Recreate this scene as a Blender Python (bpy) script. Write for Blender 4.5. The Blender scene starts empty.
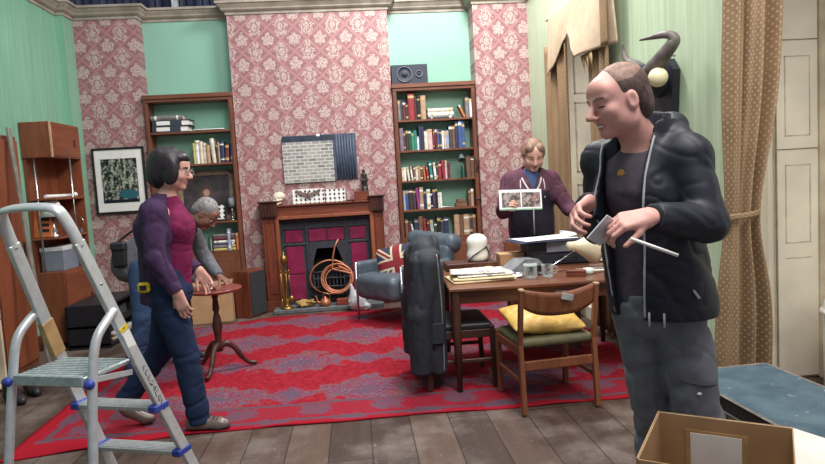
import bpy, math, random
import numpy as np
from mathutils import Matrix, Vector
random.seed(7)
C = bpy.context.scene.collection
PI = math.pi

# ---------------------------------------------------------------- materials
def lin(c):
    c /= 255.0
    return c / 12.92 if c <= 0.04045 else ((c + 0.055) / 1.055) ** 2.4
def S(r, g, b):
    return (lin(r), lin(g), lin(b), 1.0)

class V:
    """a float socket with arithmetic"""
    def __init__(s, nt, k): s.nt = nt; s.k = k
    def op(s, o, name, c=None, clamp=False):
        n = s.nt.nodes.new('ShaderNodeMath'); n.operation = name; n.use_clamp = clamp
        for i, x in enumerate((s, o, c)):
            if x is None: continue
            if isinstance(x, V): s.nt.links.new(x.k, n.inputs[i])
            else: n.inputs[i].default_value = x
        return V(s.nt, n.outputs[0])
    def __add__(s, o): return s.op(o, 'ADD')
    def __sub__(s, o): return s.op(o, 'SUBTRACT')
    def __mul__(s, o): return s.op(o, 'MULTIPLY')
    def __truediv__(s, o): return s.op(o, 'DIVIDE')
    def lt(s, o): return s.op(o, 'LESS_THAN')
    def gt(s, o): return s.op(o, 'GREATER_THAN')
    def mx(s, o): return s.op(o, 'MAXIMUM')
    def mn(s, o): return s.op(o, 'MINIMUM')
    def abs(s): return s.op(None, 'ABSOLUTE')
    def fract(s): return s.op(None, 'FRACT')
    def floor(s): return s.op(None, 'FLOOR')
    def sin(s): return s.op(None, 'SINE')
    def cos(s): return s.op(None, 'COSINE')
    def sqrt(s): return s.op(None, 'SQRT')
    def atan2(s, o): return s.op(o, 'ARCTAN2')
    def step(s, lo, hi):
        n = s.nt.nodes.new('ShaderNodeMapRange'); n.interpolation_type = 'SMOOTHSTEP'
        s.nt.links.new(s.k, n.inputs[0]); n.inputs[1].default_value = lo; n.inputs[2].default_value = hi
        return V(s.nt, n.outputs[0])

class Mat:
    def __init__(s, name, rough=0.6, metal=0.0, spec=0.4):
        s.m = bpy.data.materials.new(name); s.m.use_nodes = True
        s.nt = s.m.node_tree; s.b = s.nt.nodes['Principled BSDF']
        s.b.inputs['Roughness'].default_value = rough; s.b.inputs['Metallic'].default_value = metal
        s.b.inputs['Specular IOR Level'].default_value = spec
    def coords(s, kind='Object'):
        n = s.nt.nodes.new('ShaderNodeTexCoord'); s.vec = n.outputs[kind]
        x = s.nt.nodes.new('ShaderNodeSeparateXYZ'); s.nt.links.new(s.vec, x.inputs[0])
        return [V(s.nt, x.outputs[i]) for i in range(3)]
    def scaled(s, sc):
        n = s.nt.nodes.new('ShaderNodeMapping'); n.inputs['Scale'].default_value = sc
        s.nt.links.new(s.vec, n.inputs[0]); return n.outputs[0]
    def noise(s, scale, detail=3, vec=None, rough=0.5, dist=0.0):
        n = s.nt.nodes.new('ShaderNodeTexNoise'); n.inputs['Scale'].default_value = scale
        n.inputs['Detail'].default_value = detail; n.inputs['Roughness'].default_value = rough
        n.inputs['Distortion'].default_value = dist
        s.nt.links.new(vec or s.vec, n.inputs['Vector']); return V(s.nt, n.outputs[0])
    def voronoi(s, scale, vec=None, feature='F1', out=0):
        n = s.nt.nodes.new('ShaderNodeTexVoronoi'); n.inputs['Scale'].default_value = scale; n.feature = feature
        s.nt.links.new(vec or s.vec, n.inputs['Vector']); return V(s.nt, n.outputs[out])
    def mix(s, f, a, b):
        n = s.nt.nodes.new('ShaderNodeMix'); n.data_type = 'RGBA'
        ii = {'f': n.inputs[0], 'a': n.inputs[6], 'b': n.inputs[7]}
        for k, x in (('f', f), ('a', a), ('b', b)):
            if isinstance(x, V): s.nt.links.new(x.k, ii[k])
            elif isinstance(x, (tuple, float, int)): ii[k].default_value = x
            else: s.nt.links.new(x, ii[k])
        return n.outputs[2]
    def color(s, c):
        if isinstance(c, tuple): s.b.inputs['Base Color'].default_value = c
        else: s.nt.links.new(c, s.b.inputs['Base Color'])
        return s
    def bump(s, h, strength=0.3, dist=0.01):
        n = s.nt.nodes.new('ShaderNodeBump'); n.inputs['Strength'].default_value = strength; n.inputs['Distance'].default_value = dist
        s.nt.links.new(h.k, n.inputs['Height']); s.nt.links.new(n.outputs[0], s.b.inputs['Normal']); return s

_cache = {}
def plain(name, c, rough=0.6, metal=0.0, var=0.12, scale=12.0, spec=0.4, bump=0.0, stretch=None):
    key = (name, c, rough, metal)
    if key in _cache: return _cache[key]
    m = Mat(name, rough, metal, spec); m.coords()
    n = m.noise(scale, 4, m.scaled(stretch) if stretch else None)
    d = tuple(max(0, x * (1 - 2 * var)) for x in c[:3]) + (1,)
    e = tuple(min(1, x * (1 + 2 * var)) for x in c[:3]) + (1,)
    m.color(m.mix(n.step(0.25, 0.75), d, e))
    if bump: m.bump(n, bump)
    _cache[key] = m.m
    return m.m

def wood(name, a, b, axis='z', rough=0.42, sc=9.0, spec=0.4):
    m = Mat(name, rough, 0, spec); m.coords()
    st = {'x': (0.12, 1, 1), 'y': (1, 0.12, 1), 'z': (1, 1, 0.12)}[axis]
    v = m.scaled(st)
    g = m.noise(sc * 3, 5, v, 0.6, 0.6); g2 = m.noise(sc * 0.6, 2, v)
    m.color(m.mix((g * 0.7 + g2 * 0.5).step(0.35, 0.85), a, b)); m.bump(g, 0.06)
    return m.m

# ---------------------------------------------------------------- mesh builder
def rotz(a): return Matrix.Rotation(a, 3, 'Z')
def frame_from(d, up=(0, 0, 1)):
    d = Vector(d).normalized(); u = Vector(up)
    if abs(d.dot(u.normalized())) > 0.98: u = Vector((1, 0, 0))
    x = u.cross(d).normalized(); y = d.cross(x)
    return x, y, d

class MB:
    def __init__(s): s.v = []; s.f = []; s.m = []; s.s = []
    def add(s, vs, fs, mi=0, smooth=False):
        o = len(s.v); s.v += [tuple(x) for x in vs]
        for f in fs:
            s.f.append([o + i for i in f]); s.m.append(mi); s.s.append(smooth)
        return s
    def box(s, c, d, mi=0, R=None, bev=0.0):
        """box of centre c and size d; bev chamfers the edges"""
        hx, hy, hz = d[0] / 2, d[1] / 2, d[2] / 2
        c = Vector(c); bev = min(bev, 0.45 * min(d))
        if bev <= 0:
            vs = [Vector((x, y, z)) for x in (-hx, hx) for y in (-hy, hy) for z in (-hz, hz)]
            fs = [(0, 1, 3, 2), (4, 6, 7, 5), (0, 4, 5, 1), (2, 3, 7, 6), (0, 2, 6, 4), (1, 5, 7, 3)]
        else:
            vs = []; ix = {}
            for i in (0, 1):
                for j in (0, 1):
                    for k in (0, 1):
                        sx, sy, sz = 2 * i - 1, 2 * j - 1, 2 * k - 1
                        for a in range(3):
                            p = [sx * (hx - bev), sy * (hy - bev), sz * (hz - bev)]
                            p[a] = (sx * hx, sy * hy, sz * hz)[a]
                            ix[i, j, k, a] = len(vs); vs.append(Vector(p))
            fs = []
            for a in range(3):
                b, cc = (a + 1) % 3, (a + 2) % 3
                for e in (0, 1):
                    q = []
                    for (u, w) in ((0, 0), (1, 0), (1, 1), (0, 1)):
                        t = [0, 0, 0]; t[a] = e; t[b] = u; t[cc] = w; q.append(ix[t[0], t[1], t[2], a])
                    fs.append(q if e else q[::-1])
                for u in (0, 1):
                    for w in (0, 1):
                        t0 = [0, 0, 0]; t0[b] = u; t0[cc] = w; t1 = list(t0); t1[a] = 1
                        q = [ix[(*t0, b)], ix[(*t1, b)], ix[(*t1, cc)], ix[(*t0, cc)]]
                        fs.append(q if (u ^ w) else q[::-1])
            for i in (0, 1):
                for j in (0, 1):
                    for k in (0, 1):
                        q = [ix[i, j, k, 0], ix[i, j, k, 1], ix[i, j, k, 2]]
                        fs.append(q if (i + j + k) % 2 else q[::-1])
        if R is not None: vs = [R @ v for v in vs]
        return s.add([v + c for v in vs], fs, mi)
    def bx(s, x0, x1, y0, y1, z0, z1, mi=0, bev=0.0):
        return s.box(((x0 + x1) / 2, (y0 + y1) / 2, (z0 + z1) / 2), (abs(x1 - x0), abs(y1 - y0), abs(z1 - z0)), mi, None, bev)
    def bar(s, a, b, w, h, mi=0, bev=0.0, up=(0, 0, 1)):
        a, b = Vector(a), Vector(b); x, y, d = frame_from(b - a, up)
        R = Matrix((x, y, d)).transposed()
        return s.box((a + b) / 2, (w, h, (b - a).length), mi, R, bev)
    def tube(s, path, r, n=10, mi=0, closed=False, sq=1.0, up=(0, 0, 1), caps=True):
        P = [Vector(p) for p in path]; N = len(P)
        rs = r if isinstance(r, (list, tuple)) else [r] * N
        vs = []; px = None
        for i, p in enumerate(P):
            if closed: d = P[(i + 1) % N] - P[i - 1]
            else: d = P[min(i + 1, N - 1)] - P[max(i - 1, 0)]
            d.normalize()
            if px is None: x, y, _ = frame_from(d, up)
            else:
                x = px - d * px.dot(d)
                if x.length < 1e-6: x = frame_from(d)[0]
                x.normalize(); y = d.cross(x)
            px = x
            for k in range(n):
                a = 2 * PI * k / n
                vs.append(p + x * (rs[i] * math.cos(a)) + y * (rs[i] * sq * math.sin(a)))
        fs = []
        for i in range(N if closed else N - 1):
            j = (i + 1) % N
            for k in range(n):
                l = (k + 1) % n; fs.append((i * n + k, i * n + l, j * n + l, j * n + k))
        s.add(vs, fs, mi, True)
        if caps and not closed:
            o = len(s.v) - len(vs)
            for q in (list(range(n))[::-1], [(N - 1) * n + k for k in range(n)]):
                s.f.append([o + i for i in q]); s.m.append(mi); s.s.append(False)
        return s
    def lathe(s, prof, n=20, c=(0, 0, 0), R=None, mi=0, smooth=True):
        c = Vector(c); vs = []
        for r, z in prof:
            for k in range(n):
                a = 2 * PI * k / n; p = Vector((r * math.cos(a), r * math.sin(a), z))
                vs.append(c + (R @ p if R is not None else p))
        fs = []
        for i in range(len(prof) - 1):
            for k in range(n):
                l = (k + 1) % n; fs.append((i * n + k, i * n + l, (i + 1) * n + l, (i + 1) * n + k))
        s.add(vs, fs, mi, smooth); o = len(s.v) - len(vs)
        if prof[0][0] > 1e-5: s.f.append([o + k for k in range(n)][::-1]); s.m.append(mi); s.s.append(False)
        if prof[-1][0] > 1e-5: s.f.append([o + (len(prof) - 1) * n + k for k in range(n)]); s.m.append(mi); s.s.append(False)
        return s
    def prism(s, poly, d, mi=0, o=(0, 0, 0), ax=((1, 0, 0), (0, 1, 0), (0, 0, 1)), smooth=False):
        """polygon (u,v) extruded by d along the third axis"""
        o = Vector(o); U, W, Z = (Vector(a) for a in ax); n = len(poly)
        vs = [o + U * p[0] + W * p[1] for p in poly] + [o + U * p[0] + W * p[1] + Z * d for p in poly]
        s.add(vs, [list(range(n))[::-1], [n + i for i in range(n)]], mi)
        b = len(s.v) - 2 * n
        for i in range(n):
            j = (i + 1) % n; s.f.append([b + i, b + j, b + n + j, b + n + i]); s.m.append(mi); s.s.append(smooth)
        return s
    def ell(s, c, r, n=16, m=10, mi=0, R=None):
        c = Vector(c); vs = []; fs = []
        for i in range(m + 1):
            t = PI * i / m
            for k in range(n):
                a = 2 * PI * k / n
                p = Vector((r[0] * math.sin(t) * math.cos(a), r[1] * math.sin(t) * math.sin(a), -r[2] * math.cos(t)))
                vs.append(c + (R @ p if R is not None else p))
        for i in range(m):
            for k in range(n):
                l = (k + 1) % n; fs.append((i * n + k, i * n + l, (i + 1) * n + l, (i + 1) * n + k))
        return s.add(vs, fs, mi, True)
    def grid(s, fn, nu, nv, mi=0, smooth=True, close_u=False):
        vs = [fn(i / nu, j / nv) for j in range(nv + 1) for i in range(nu + 1)]
        fs = [(j * (nu + 1) + i, j * (nu + 1) + i + 1, (j + 1) * (nu + 1) + i + 1, (j + 1) * (nu + 1) + i) for j in range(nv) for i in range(nu)]
        return s.add(vs, fs, mi, smooth)
    def sheet(s, fn, nu, nv, t, mi=0):
        """a surface with thickness t"""
        A = [Vector(fn(i / nu, j / nv)) for j in range(nv + 1) for i in range(nu + 1)]
        W = nu + 1
        def nrm(i, j):
            a = A[j * W + min(i + 1, nu)] - A[j * W + max(i - 1, 0)]; b = A[min(j + 1, nv) * W + i] - A[max(j - 1, 0) * W + i]
            q = a.cross(b); return q.normalized() if q.length > 1e-12 else Vector((0, 0, 1))
        B = [A[j * W + i] - nrm(i, j) * t for j in range(nv + 1) for i in range(W)]
        n = len(A); fs = []
        for j in range(nv):
            for i in range(nu):
                q = (j * W + i, j * W + i + 1, (j + 1) * W + i + 1, (j + 1) * W + i)
                fs.append(q); fs.append(tuple(n + k for k in q[::-1]))
        rim = [i for i in range(W)] + [j * W + nu for j in range(1, nv + 1)] + [nv * W + i for i in range(nu - 1, -1, -1)] + [j * W for j in range(nv - 1, 0, -1)]
        for a in range(len(rim)):
            b = (a + 1) % len(rim); fs.append((rim[b], rim[a], n + rim[a], n + rim[b]))
        return s.add(A + B, fs, mi, True)
    def build(s, name, mats, parent=None, label=None, world=False):
        me = bpy.data.meshes.new(name)
        vs = s.v
        if world and parent is not None:
            inv = (Matrix.Translation(parent.location) @ parent.rotation_euler.to_matrix().to_4x4()).inverted()
            vs = [tuple(inv @ Vector(v)) for v in vs]
        me.from_pydata(vs, [], s.f); me.update()
        for m in (mats if isinstance(mats, (list, tuple)) else [mats]): me.materials.append(m)
        me.polygons.foreach_set('material_index', s.m); me.polygons.foreach_set('use_smooth', s.s)
        o = bpy.data.objects.new(name, me); C.objects.link(o)
        if parent is not None: o.parent = parent
        if label: o['label'] = label
        return o

def tag(o, label=None, cat=None, group=None, kind=None):
    if label: o['label'] = label
    if cat: o['category'] = cat
    if group: o['group'] = group
    if kind: o['kind'] = kind
    return o
def thing(name, label, cat, loc=(0, 0, 0), rz=0.0, group=None):
    o = bpy.data.objects.new(name, None); C.objects.link(o); o.empty_display_size = 0.1
    o.location = loc; o.rotation_euler = (0, 0, rz)
    return tag(o, label, cat, group)
def single(mb, name, mats, label, cat, loc=None, group=None):
    """a thing that is one mesh; its origin goes to loc (world coordinates are kept)"""
    if loc is not None: mb.v = [(x - loc[0], y - loc[1], z - loc[2]) for x, y, z in mb.v]
    o = mb.build(name, mats)
    if loc is not None: o.location = loc
    return tag(o, label, cat, group)
def struct(mb, name, mats): return tag(mb.build(name, mats), kind='structure')
def copy_tree(o, parent=None):
    c = o.copy(); C.objects.link(c)
    if parent is not None: c.parent = parent
    for ch in list(o.children): copy_tree(ch, c)
    return c
def curve_pts(pts, n=8):
    """Catmull-Rom through pts"""
    P = [Vector(p) for p in pts]; out = []
    for i in range(len(P) - 1):
        p0, p1, p2, p3 = P[max(i - 1, 0)], P[i], P[i + 1], P[min(i + 2, len(P) - 1)]
        for k in range(n):
            t = k / n
            out.append(0.5 * ((2 * p1) + (p2 - p0) * t + (2 * p0 - 5 * p1 + 4 * p2 - p3) * t * t + (3 * p1 - p0 - 3 * p2 + p3) * t ** 3))
    out.append(P[-1]); return out
# ---------------------------------------------------------------- organic shapes: distance fields and a surface-nets mesher
A3 = lambda *p: np.array(p, np.float64)
def unit(v): v = np.array(v, float); return v / np.linalg.norm(v)

class Vol:
    def __init__(s, lo, hi, h):
        s.lo = np.array(lo, float); s.h = h
        s.n = np.ceil((np.array(hi, float) - s.lo) / h).astype(int) + 1
        s.D = np.full(s.n, 0.5, np.float32)
    def blk(s, lo, hi):
        a = np.clip(np.floor((np.array(lo) - s.lo) / s.h).astype(int), 0, s.n - 1)
        b = np.clip(np.ceil((np.array(hi) - s.lo) / s.h).astype(int) + 1, 1, s.n)
        sl = tuple(slice(i, max(i + 1, j)) for i, j in zip(a, b))
        ax = [s.lo[i] + s.h * np.arange(sl[i].start, sl[i].stop) for i in range(3)]
        return sl, ax[0][:, None, None], ax[1][None, :, None], ax[2][None, None, :]
    def mergein(s, sl, d, k, mode):
        d = d.astype(np.float32); o = s.D[sl]
        if mode == 'sub': d = -d; s.D[sl] = np.maximum(o, d) + (np.maximum(k - np.abs(o - d), 0) ** 2) / (4 * k) if k > 0 else np.maximum(o, d)
        else: s.D[sl] = np.minimum(o, d) - (np.maximum(k - np.abs(o - d), 0) ** 2) / (4 * k) if k > 0 else np.minimum(o, d)
    def cone(s, a, b, ra, rb, k=0.02, flat=None, cap=(False, False), mode='add'):
        a = np.array(a, float); b = np.array(b, float); m = max(ra, rb) * 1.3 + k + 4 * s.h
        sl, X, Y, Z = s.blk(np.minimum(a, b) - m, np.maximum(a, b) + m)
        d = b - a; L2 = max(d @ d, 1e-12); L = math.sqrt(L2)
        px, py, pz = X - a[0], Y - a[1], Z - a[2]
        tt = (px * d[0] + py * d[1] + pz * d[2]) / L2; t = np.clip(tt, 0, 1)
        qx, qy, qz = px - t * d[0], py - t * d[1], pz - t * d[2]
        r = ra + (rb - ra) * t; sc = 1.0
        if flat is not None:
            u, e = unit(flat[0]), flat[1]
            c = qx * u[0] + qy * u[1] + qz * u[2]; g = (1 / e - 1) * c
            qx, qy, qz = qx + g * u[0], qy + g * u[1], qz + g * u[2]; sc = min(e, 1.0)
        D = (np.sqrt(qx * qx + qy * qy + qz * qz) - r) * sc
        if cap[0]: D = np.maximum(D, -tt * L)
        if cap[1]: D = np.maximum(D, (tt - 1) * L)
        s.mergein(sl, D, k, mode); return s
    def ell(s, c, r, R=None, k=0.02, mode='add'):
        c = np.array(c, float); r = np.array(r, float); m = r.max() + k + 4 * s.h
        sl, X, Y, Z = s.blk(c - m, c + m)
        p = (X - c[0], Y - c[1], Z - c[2])
        if R is None: q = p
        else: q = tuple(p[0] * R[0][i] + p[1] * R[1][i] + p[2] * R[2][i] for i in range(3))   # columns of R = local axes
        k0 = np.sqrt((q[0] / r[0]) ** 2 + (q[1] / r[1]) ** 2 + (q[2] / r[2]) ** 2)
        k1 = np.sqrt((q[0] / r[0] ** 2) ** 2 + (q[1] / r[1] ** 2) ** 2 + (q[2] / r[2] ** 2) ** 2) + 1e-9
        s.mergein(sl, k0 * (k0 - 1) / k1, k, mode); return s
    def cut(s, fn, lo=None, hi=None):
        """remove where fn(X,Y,Z) > 0"""
        sl, X, Y, Z = s.blk(s.lo if lo is None else lo, (s.lo + s.h * s.n) if hi is None else hi)
        s.D[sl] = np.maximum(s.D[sl], fn(X, Y, Z).astype(np.float32)); return s
    def wrinkle(s, amp, freq, seed=0, aniso=(1, 1, 1)):
        """cloth folds"""
        rng = np.random.RandomState(seed); idx = np.nonzero(np.abs(s.D) < 0.05)
        P = np.stack([s.lo[i] + s.h * idx[i] for i in range(3)], 1) * np.array(aniso)
        def field(fr):
            w = np.zeros(len(P))
            for o in range(4):
                k = rng.normal(size=3); k = k / np.linalg.norm(k) * fr * (0.7 + 0.3 * o)
                k2 = rng.normal(size=3); k2 = k2 / np.linalg.norm(k2) * fr * 0.6
                w += np.sin(P @ k + 1.5 * np.sin(P @ k2 + rng.rand() * 6) + rng.rand() * 6.3) / (1 + 0.3 * o)
            return w / 2.0
        a, b, c = field(freq), field(freq * 1.9), field(freq * 0.8)
        mask = 1 / (1 + np.exp(-4 * c))
        w = 0.22 * a + 1.0 * mask * np.exp(-(a / 0.20) ** 2) + 0.5 * (1 - mask * 0.6) * np.exp(-(b / 0.18) ** 2) - 0.2
        s.D[idx] += (amp * w).astype(np.float32); return s
    def mesh(s):
        D = s.D; B = D < 0
        n = np.array(D.shape) - 1
        c = np.zeros(n, np.int8)
        for i in (0, 1):
            for j in (0, 1):
                for k in (0, 1): c += B[i:i + n[0], j:j + n[1], k:k + n[2]]
        act = np.nonzero((c > 0) & (c < 8)); act = np.stack(act, 1)
        idm = np.full(n, -1, np.int64); idm[tuple(act.T)] = np.arange(len(act))
        acc = np.zeros((len(act), 3)); cnt = np.zeros(len(act))
        corner = [(i, j, k) for i in (0, 1) for j in (0, 1) for k in (0, 1)]
        val = {q: D[tuple((act + np.array(q)).T)] for q in corner}
        for q in corner:
            for a in range(3):
                if q[a] == 0:
                    r = list(q); r[a] = 1; r = tuple(r); u, w = val[q], val[r]
                    x = (u < 0) != (w < 0); t = np.where(x, u / np.where(x, u - w, 1), 0)
                    p = np.tile(np.array(q, float), (len(act), 1)); p[:, a] = t
                    acc[x] += p[x]; cnt[x] += 1
        vs = s.lo + s.h * (act + acc / cnt[:, None])
        faces = []
        for a in range(3):
            b, e = (a + 1) % 3, (a + 2) % 3
            s0 = [slice(None)] * 3; s1 = [slice(None)] * 3
            s0[a] = slice(0, -1); s1[a] = slice(1, None)
            x = B[tuple(s0)] != B[tuple(s1)]; P = np.stack(np.nonzero(x), 1)
            P = P[(P[:, b] > 0) & (P[:, e] > 0) & (P[:, b] < n[b]) & (P[:, e] < n[e])]
            def cell(db, de):
                Q = P.copy(); Q[:, b] += db; Q[:, e] += de; return idm[tuple(Q.T)]
            q = np.stack([cell(-1, -1), cell(0, -1), cell(0, 0), cell(-1, 0)], 1)
            inside = B[tuple(P.T)]; q[~inside] = q[~inside][:, ::-1]
            faces.append(q[(q >= 0).all(1)])
        return vs, np.concatenate(faces)

def relax(vs, fs, it=1, lam=0.5):
    for _ in range(it):
        acc = np.zeros_like(vs); cnt = np.zeros(len(vs))
        for a, b in ((0, 1), (1, 2), (2, 3), (3, 0)):
            np.add.at(acc, fs[:, a], vs[fs[:, b]]); np.add.at(acc, fs[:, b], vs[fs[:, a]])
            np.add.at(cnt, fs[:, a], 1); np.add.at(cnt, fs[:, b], 1)
        vs = vs + lam * (acc / np.maximum(cnt, 1)[:, None] - vs)
    return vs

def organic(vol, name, mats, parent=None, origin=(0, 0, 0), paint=None, smooth=1, label=None):
    vs, fs = vol.mesh(); vs = relax(vs, fs, smooth)
    cen = vs[fs].mean(1)
    idx = paint(cen).astype(np.int32) if paint is not None else np.zeros(len(fs), np.int32)
    vs = vs - np.array(origin)
    me = bpy.data.meshes.new(name)
    me.vertices.add(len(vs)); me.vertices.foreach_set('co', vs.astype(np.float32).ravel())
    me.loops.add(len(fs) * 4); me.loops.foreach_set('vertex_index', fs.astype(np.int32).ravel())
    me.polygons.add(len(fs)); me.polygons.foreach_set('loop_start', np.arange(0, len(fs) * 4, 4, dtype=np.int32))
    me.polygons.foreach_set('loop_total', np.full(len(fs), 4, np.int32))
    for m in mats: me.materials.append(m)
    me.polygons.foreach_set('material_index', idx); me.polygons.foreach_set('use_smooth', np.ones(len(fs), bool))
    me.update(calc_edges=True); me.validate()
    o = bpy.data.objects.new(name, me); C.objects.link(o)
    if parent is not None: o.parent = parent
    if label: o['label'] = label
    return o

def head_frame(fwd, up=(0, 0, 1)):
    f = unit(fwd); r = unit(np.cross(f, np.array(up, float))); u = np.cross(r, f)
    return np.stack([r, f, u], 1)          # columns: right, forward, up

def add_head(v, c, R, s=1.0, nose=1.0, jaw=1.0, smile=0.0):
    """skull, face and ears about c; local axes right, forward, up; s=1 is 23 cm chin to crown"""
    L = lambda x, y, z: np.array(c) + R @ (s * A3(x, y, z))
    E = lambda p, r, k, mode='add': v.ell(L(*p), s * np.array(r), R, s * k, mode)
    E((0, -0.018, 0.030), (0.074, 0.094, 0.088), 0.02)
    E((0, 0.028, -0.035), (0.060 * jaw, 0.062, 0.074), 0.035)
    E((0, 0.066, -0.094), (0.024 * jaw, 0.020, 0.018), 0.025)
    E((0, 0.060, 0.045), (0.055, 0.030, 0.040), 0.03)
    for x in (-1, 1):
        E((x * 0.046 * jaw, 0.012, -0.065), (0.020, 0.034, 0.026), 0.03)
        E((x * 0.038, 0.062, -0.030 + 0.008 * smile), (0.024, 0.022, 0.022), 0.02)
        v.cone(L(x * 0.012, 0.086, 0.020), L(x * 0.045, 0.072, 0.022), s * 0.010, s * 0.008, s * 0.012)
        E((x * 0.031, 0.094, 0.002), (0.016, 0.012, 0.011), 0.010, 'sub')
        E((x * 0.031, 0.073, 0.002), (0.0135, 0.0135, 0.012), 0.003)
        E((x * 0.077, -0.006, -0.008), (0.009, 0.022, 0.033), 0.008)
        E((x * 0.086, 0.000, -0.006), (0.006, 0.011, 0.018), 0.006, 'sub')
        E((x * 0.011, 0.100, -0.034), (0.009, 0.009, 0.007), 0.006)
    v.cone(L(0, 0.088, 0.014), L(0, 0.088 + 0.024 * nose, -0.028), s * 0.008, s * 0.0125, s * 0.010)
    w = 0.021 + 0.006 * smile; up = 0.007 * smile
    for a, b, z, y, r in ((-w, 0, -0.058, 0.086, 0.0065), (0, w, -0.058, 0.086, 0.0065), (-w * 0.9, 0, -0.069, 0.084, 0.008), (0, w * 0.9, -0.069, 0.084, 0.008)):
        za, zb = z + (up if a else 0), z + (up if b else 0); ya, yb = y - (0.010 if a else 0), y - (0.010 if b else 0)
        v.cone(L(a, ya, za), L(b, yb, zb), s * (r if a == 0 else r * 0.5), s * (r if b == 0 else r * 0.5), s * 0.006)
    return L

def face_paint(c, R, s=1.0, teeth=False, closed=False):
    """0 skin, 1 lips, 2 eye white, 3 iris, 4 brow"""
    def f(P):
        q = ((P - np.array(c)) @ R) / s; x, y, z = np.abs(q[:, 0]), q[:, 1], q[:, 2]
        m = np.zeros(len(P), int)
        m[(y > 0.066) & (((x / 0.024) ** 2 + ((z + 0.0635) / 0.011) ** 2) < 1)] = 1
        e = (y > 0.066) & ((((x - 0.031) / 0.014) ** 2 + ((z - 0.001) / 0.0075) ** 2) < 1); m[e] = 2
        m[e & (((x - 0.030) ** 2 + (z - 0.001) ** 2) < 0.0062 ** 2)] = 3
        if closed:
            m[e] = 0; m[(y > 0.066) & (np.abs(x - 0.031) < 0.014) & (np.abs(z + 0.003 - 14 * (x - 0.031) ** 2) < 0.0022)] = 3
        m[(y > 0.055) & (x > 0.012) & (x < 0.050) & (np.abs(z - 0.0255 + 0.10 * (x - 0.03) ** 2 * 30) < 0.0045)] = 4
        if teeth: m[(y > 0.070) & (x < 0.018) & (np.abs(z + 0.0635) < 0.0035)] = 5
        return m
    return f

def add_hand(v, W, d, n, thumb, s=1.0, curl=(0.5, 0.55, 0.6, 0.65), spread=0.06, tcurl=0.3, tout=0.55):
    """hand from wrist W along d, palm facing n; thumb = +1/-1: side cross(d, n)*thumb"""
    W = np.array(W, float); d = unit(d); n = unit(np.array(n, float) - d * (np.array(n, float) @ d)); sd = np.cross(d, n) * thumb
    P = lambda a, b, c: W + s * (a * d + b * sd + c * n)
    kn = [(0.088, 0.027), (0.092, 0.008), (0.087, -0.011), (0.078, -0.028)]          # index .. little
    ln = [(0.043, 0.026, 0.020), (0.047, 0.030, 0.021), (0.043, 0.028, 0.020), (0.034, 0.021, 0.018)]
    for (a, b) in kn:
        v.cone(P(-0.005, b * 0.62, 0), P(a, b, 0), s * 0.0165, s * 0.0115, s * 0.012)
    v.cone(P(0.012, 0.018, 0.008), P(0.05, 0.024, 0.008), s * 0.016, s * 0.012, s * 0.012)
    for i, (a, b) in enumerate(kn):
        p = P(a, b, 0); ang = 0.0; sp = spread * (1.5 - i)
        for j, l in enumerate(ln[i]):
            ang += curl[i] * (0.8, 1.1, 0.8)[j]
            dd = math.cos(ang) * (d * math.cos(sp) + sd * math.sin(sp)) + math.sin(ang) * n
            q = p + s * l * dd; r = (0.0098, 0.0088, 0.0080, 0.0070)
            v.cone(p, q, s * r[j], s * r[j + 1], s * 0.0025); p = q
    p = P(0.020, 0.022, 0.004); dd = unit(d * 0.75 + sd * tout + n * tcurl)
    for j, l in enumerate((0.040, 0.032, 0.026)):
        q = p + s * l * dd; r = (0.0135, 0.0108, 0.0095, 0.0080)
        v.cone(p, q, s * r[j], s * r[j + 1], s * 0.004); p = q
        dd = unit(dd + d * 0.25 - sd * 0.25 * tcurl + n * 0.35 * tcurl)

def add_shoe(v, ankle, toe_dir, s=1.0, k=0.02, z0=0.0):
    a = np.array(ankle, float); t = unit((toe_dir[0], toe_dir[1], 0)); zb = z0
    g = lambda x, y: A3(a[0] + t[0] * x * s, a[1] + t[1] * x * s, zb + y * s)
    v.cone(g(-0.045, 0.042), g(0.03, 0.045), 0.042 * s, 0.042 * s, k)
    v.cone(g(0.03, 0.042), g(0.13, 0.032), 0.043 * s, 0.040 * s, k)
    v.cone(g(0.12, 0.032), g(0.165, 0.028), 0.038 * s, 0.030 * s, k)
    v.cone(g(-0.02, 0.05), g(-0.015, 0.10), 0.046 * s, 0.046 * s, k)
    v.cut(lambda X, Y, Z: (zb + 0.002 - Z) + 0 * X + 0 * Y, np.minimum(g(-0.12, -0.05), g(0.25, -0.05)) - 0.1, np.maximum(g(-0.12, 0.02), g(0.25, 0.02)) + A3(0.1, 0.1, 0))
# ---------------------------------------------------------------- surfaces of the room
def m_floor():
    m = Mat('floor_boards', 0.55, 0, 0.35); x, y, z = m.coords()
    b = x / 0.235; f = b.fract(); idx = b.floor()
    gap = f.lt(0.014).mx(f.gt(0.986))
    cell = (idx * 12.9898).sin() * 43758.5; cell = cell.fract()
    joint = (y / 4.6 + cell * 3.7).fract().lt(0.002)
    g = m.noise(14, 5, m.scaled((1, 0.08, 1)), 0.65, 0.4); w = m.noise(2.3, 5, None, 0.65); sp = m.noise(38, 3, None, 0.6)
    c = m.mix((g * 0.6 + cell * 0.4).step(0.15, 0.9), S(58, 44, 38), S(98, 76, 66))
    c = m.mix(w.step(0.42, 0.72) * 0.6, c, S(132, 120, 114))
    c = m.mix(sp.step(0.66, 0.74) * 0.5, c, S(190, 178, 170))
    c = m.mix(gap.mx(joint) * 0.8, c, S(24, 19, 17))
    m.color(c); m.bump(g - gap * 1.5, 0.25, 0.006); return m.m

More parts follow.
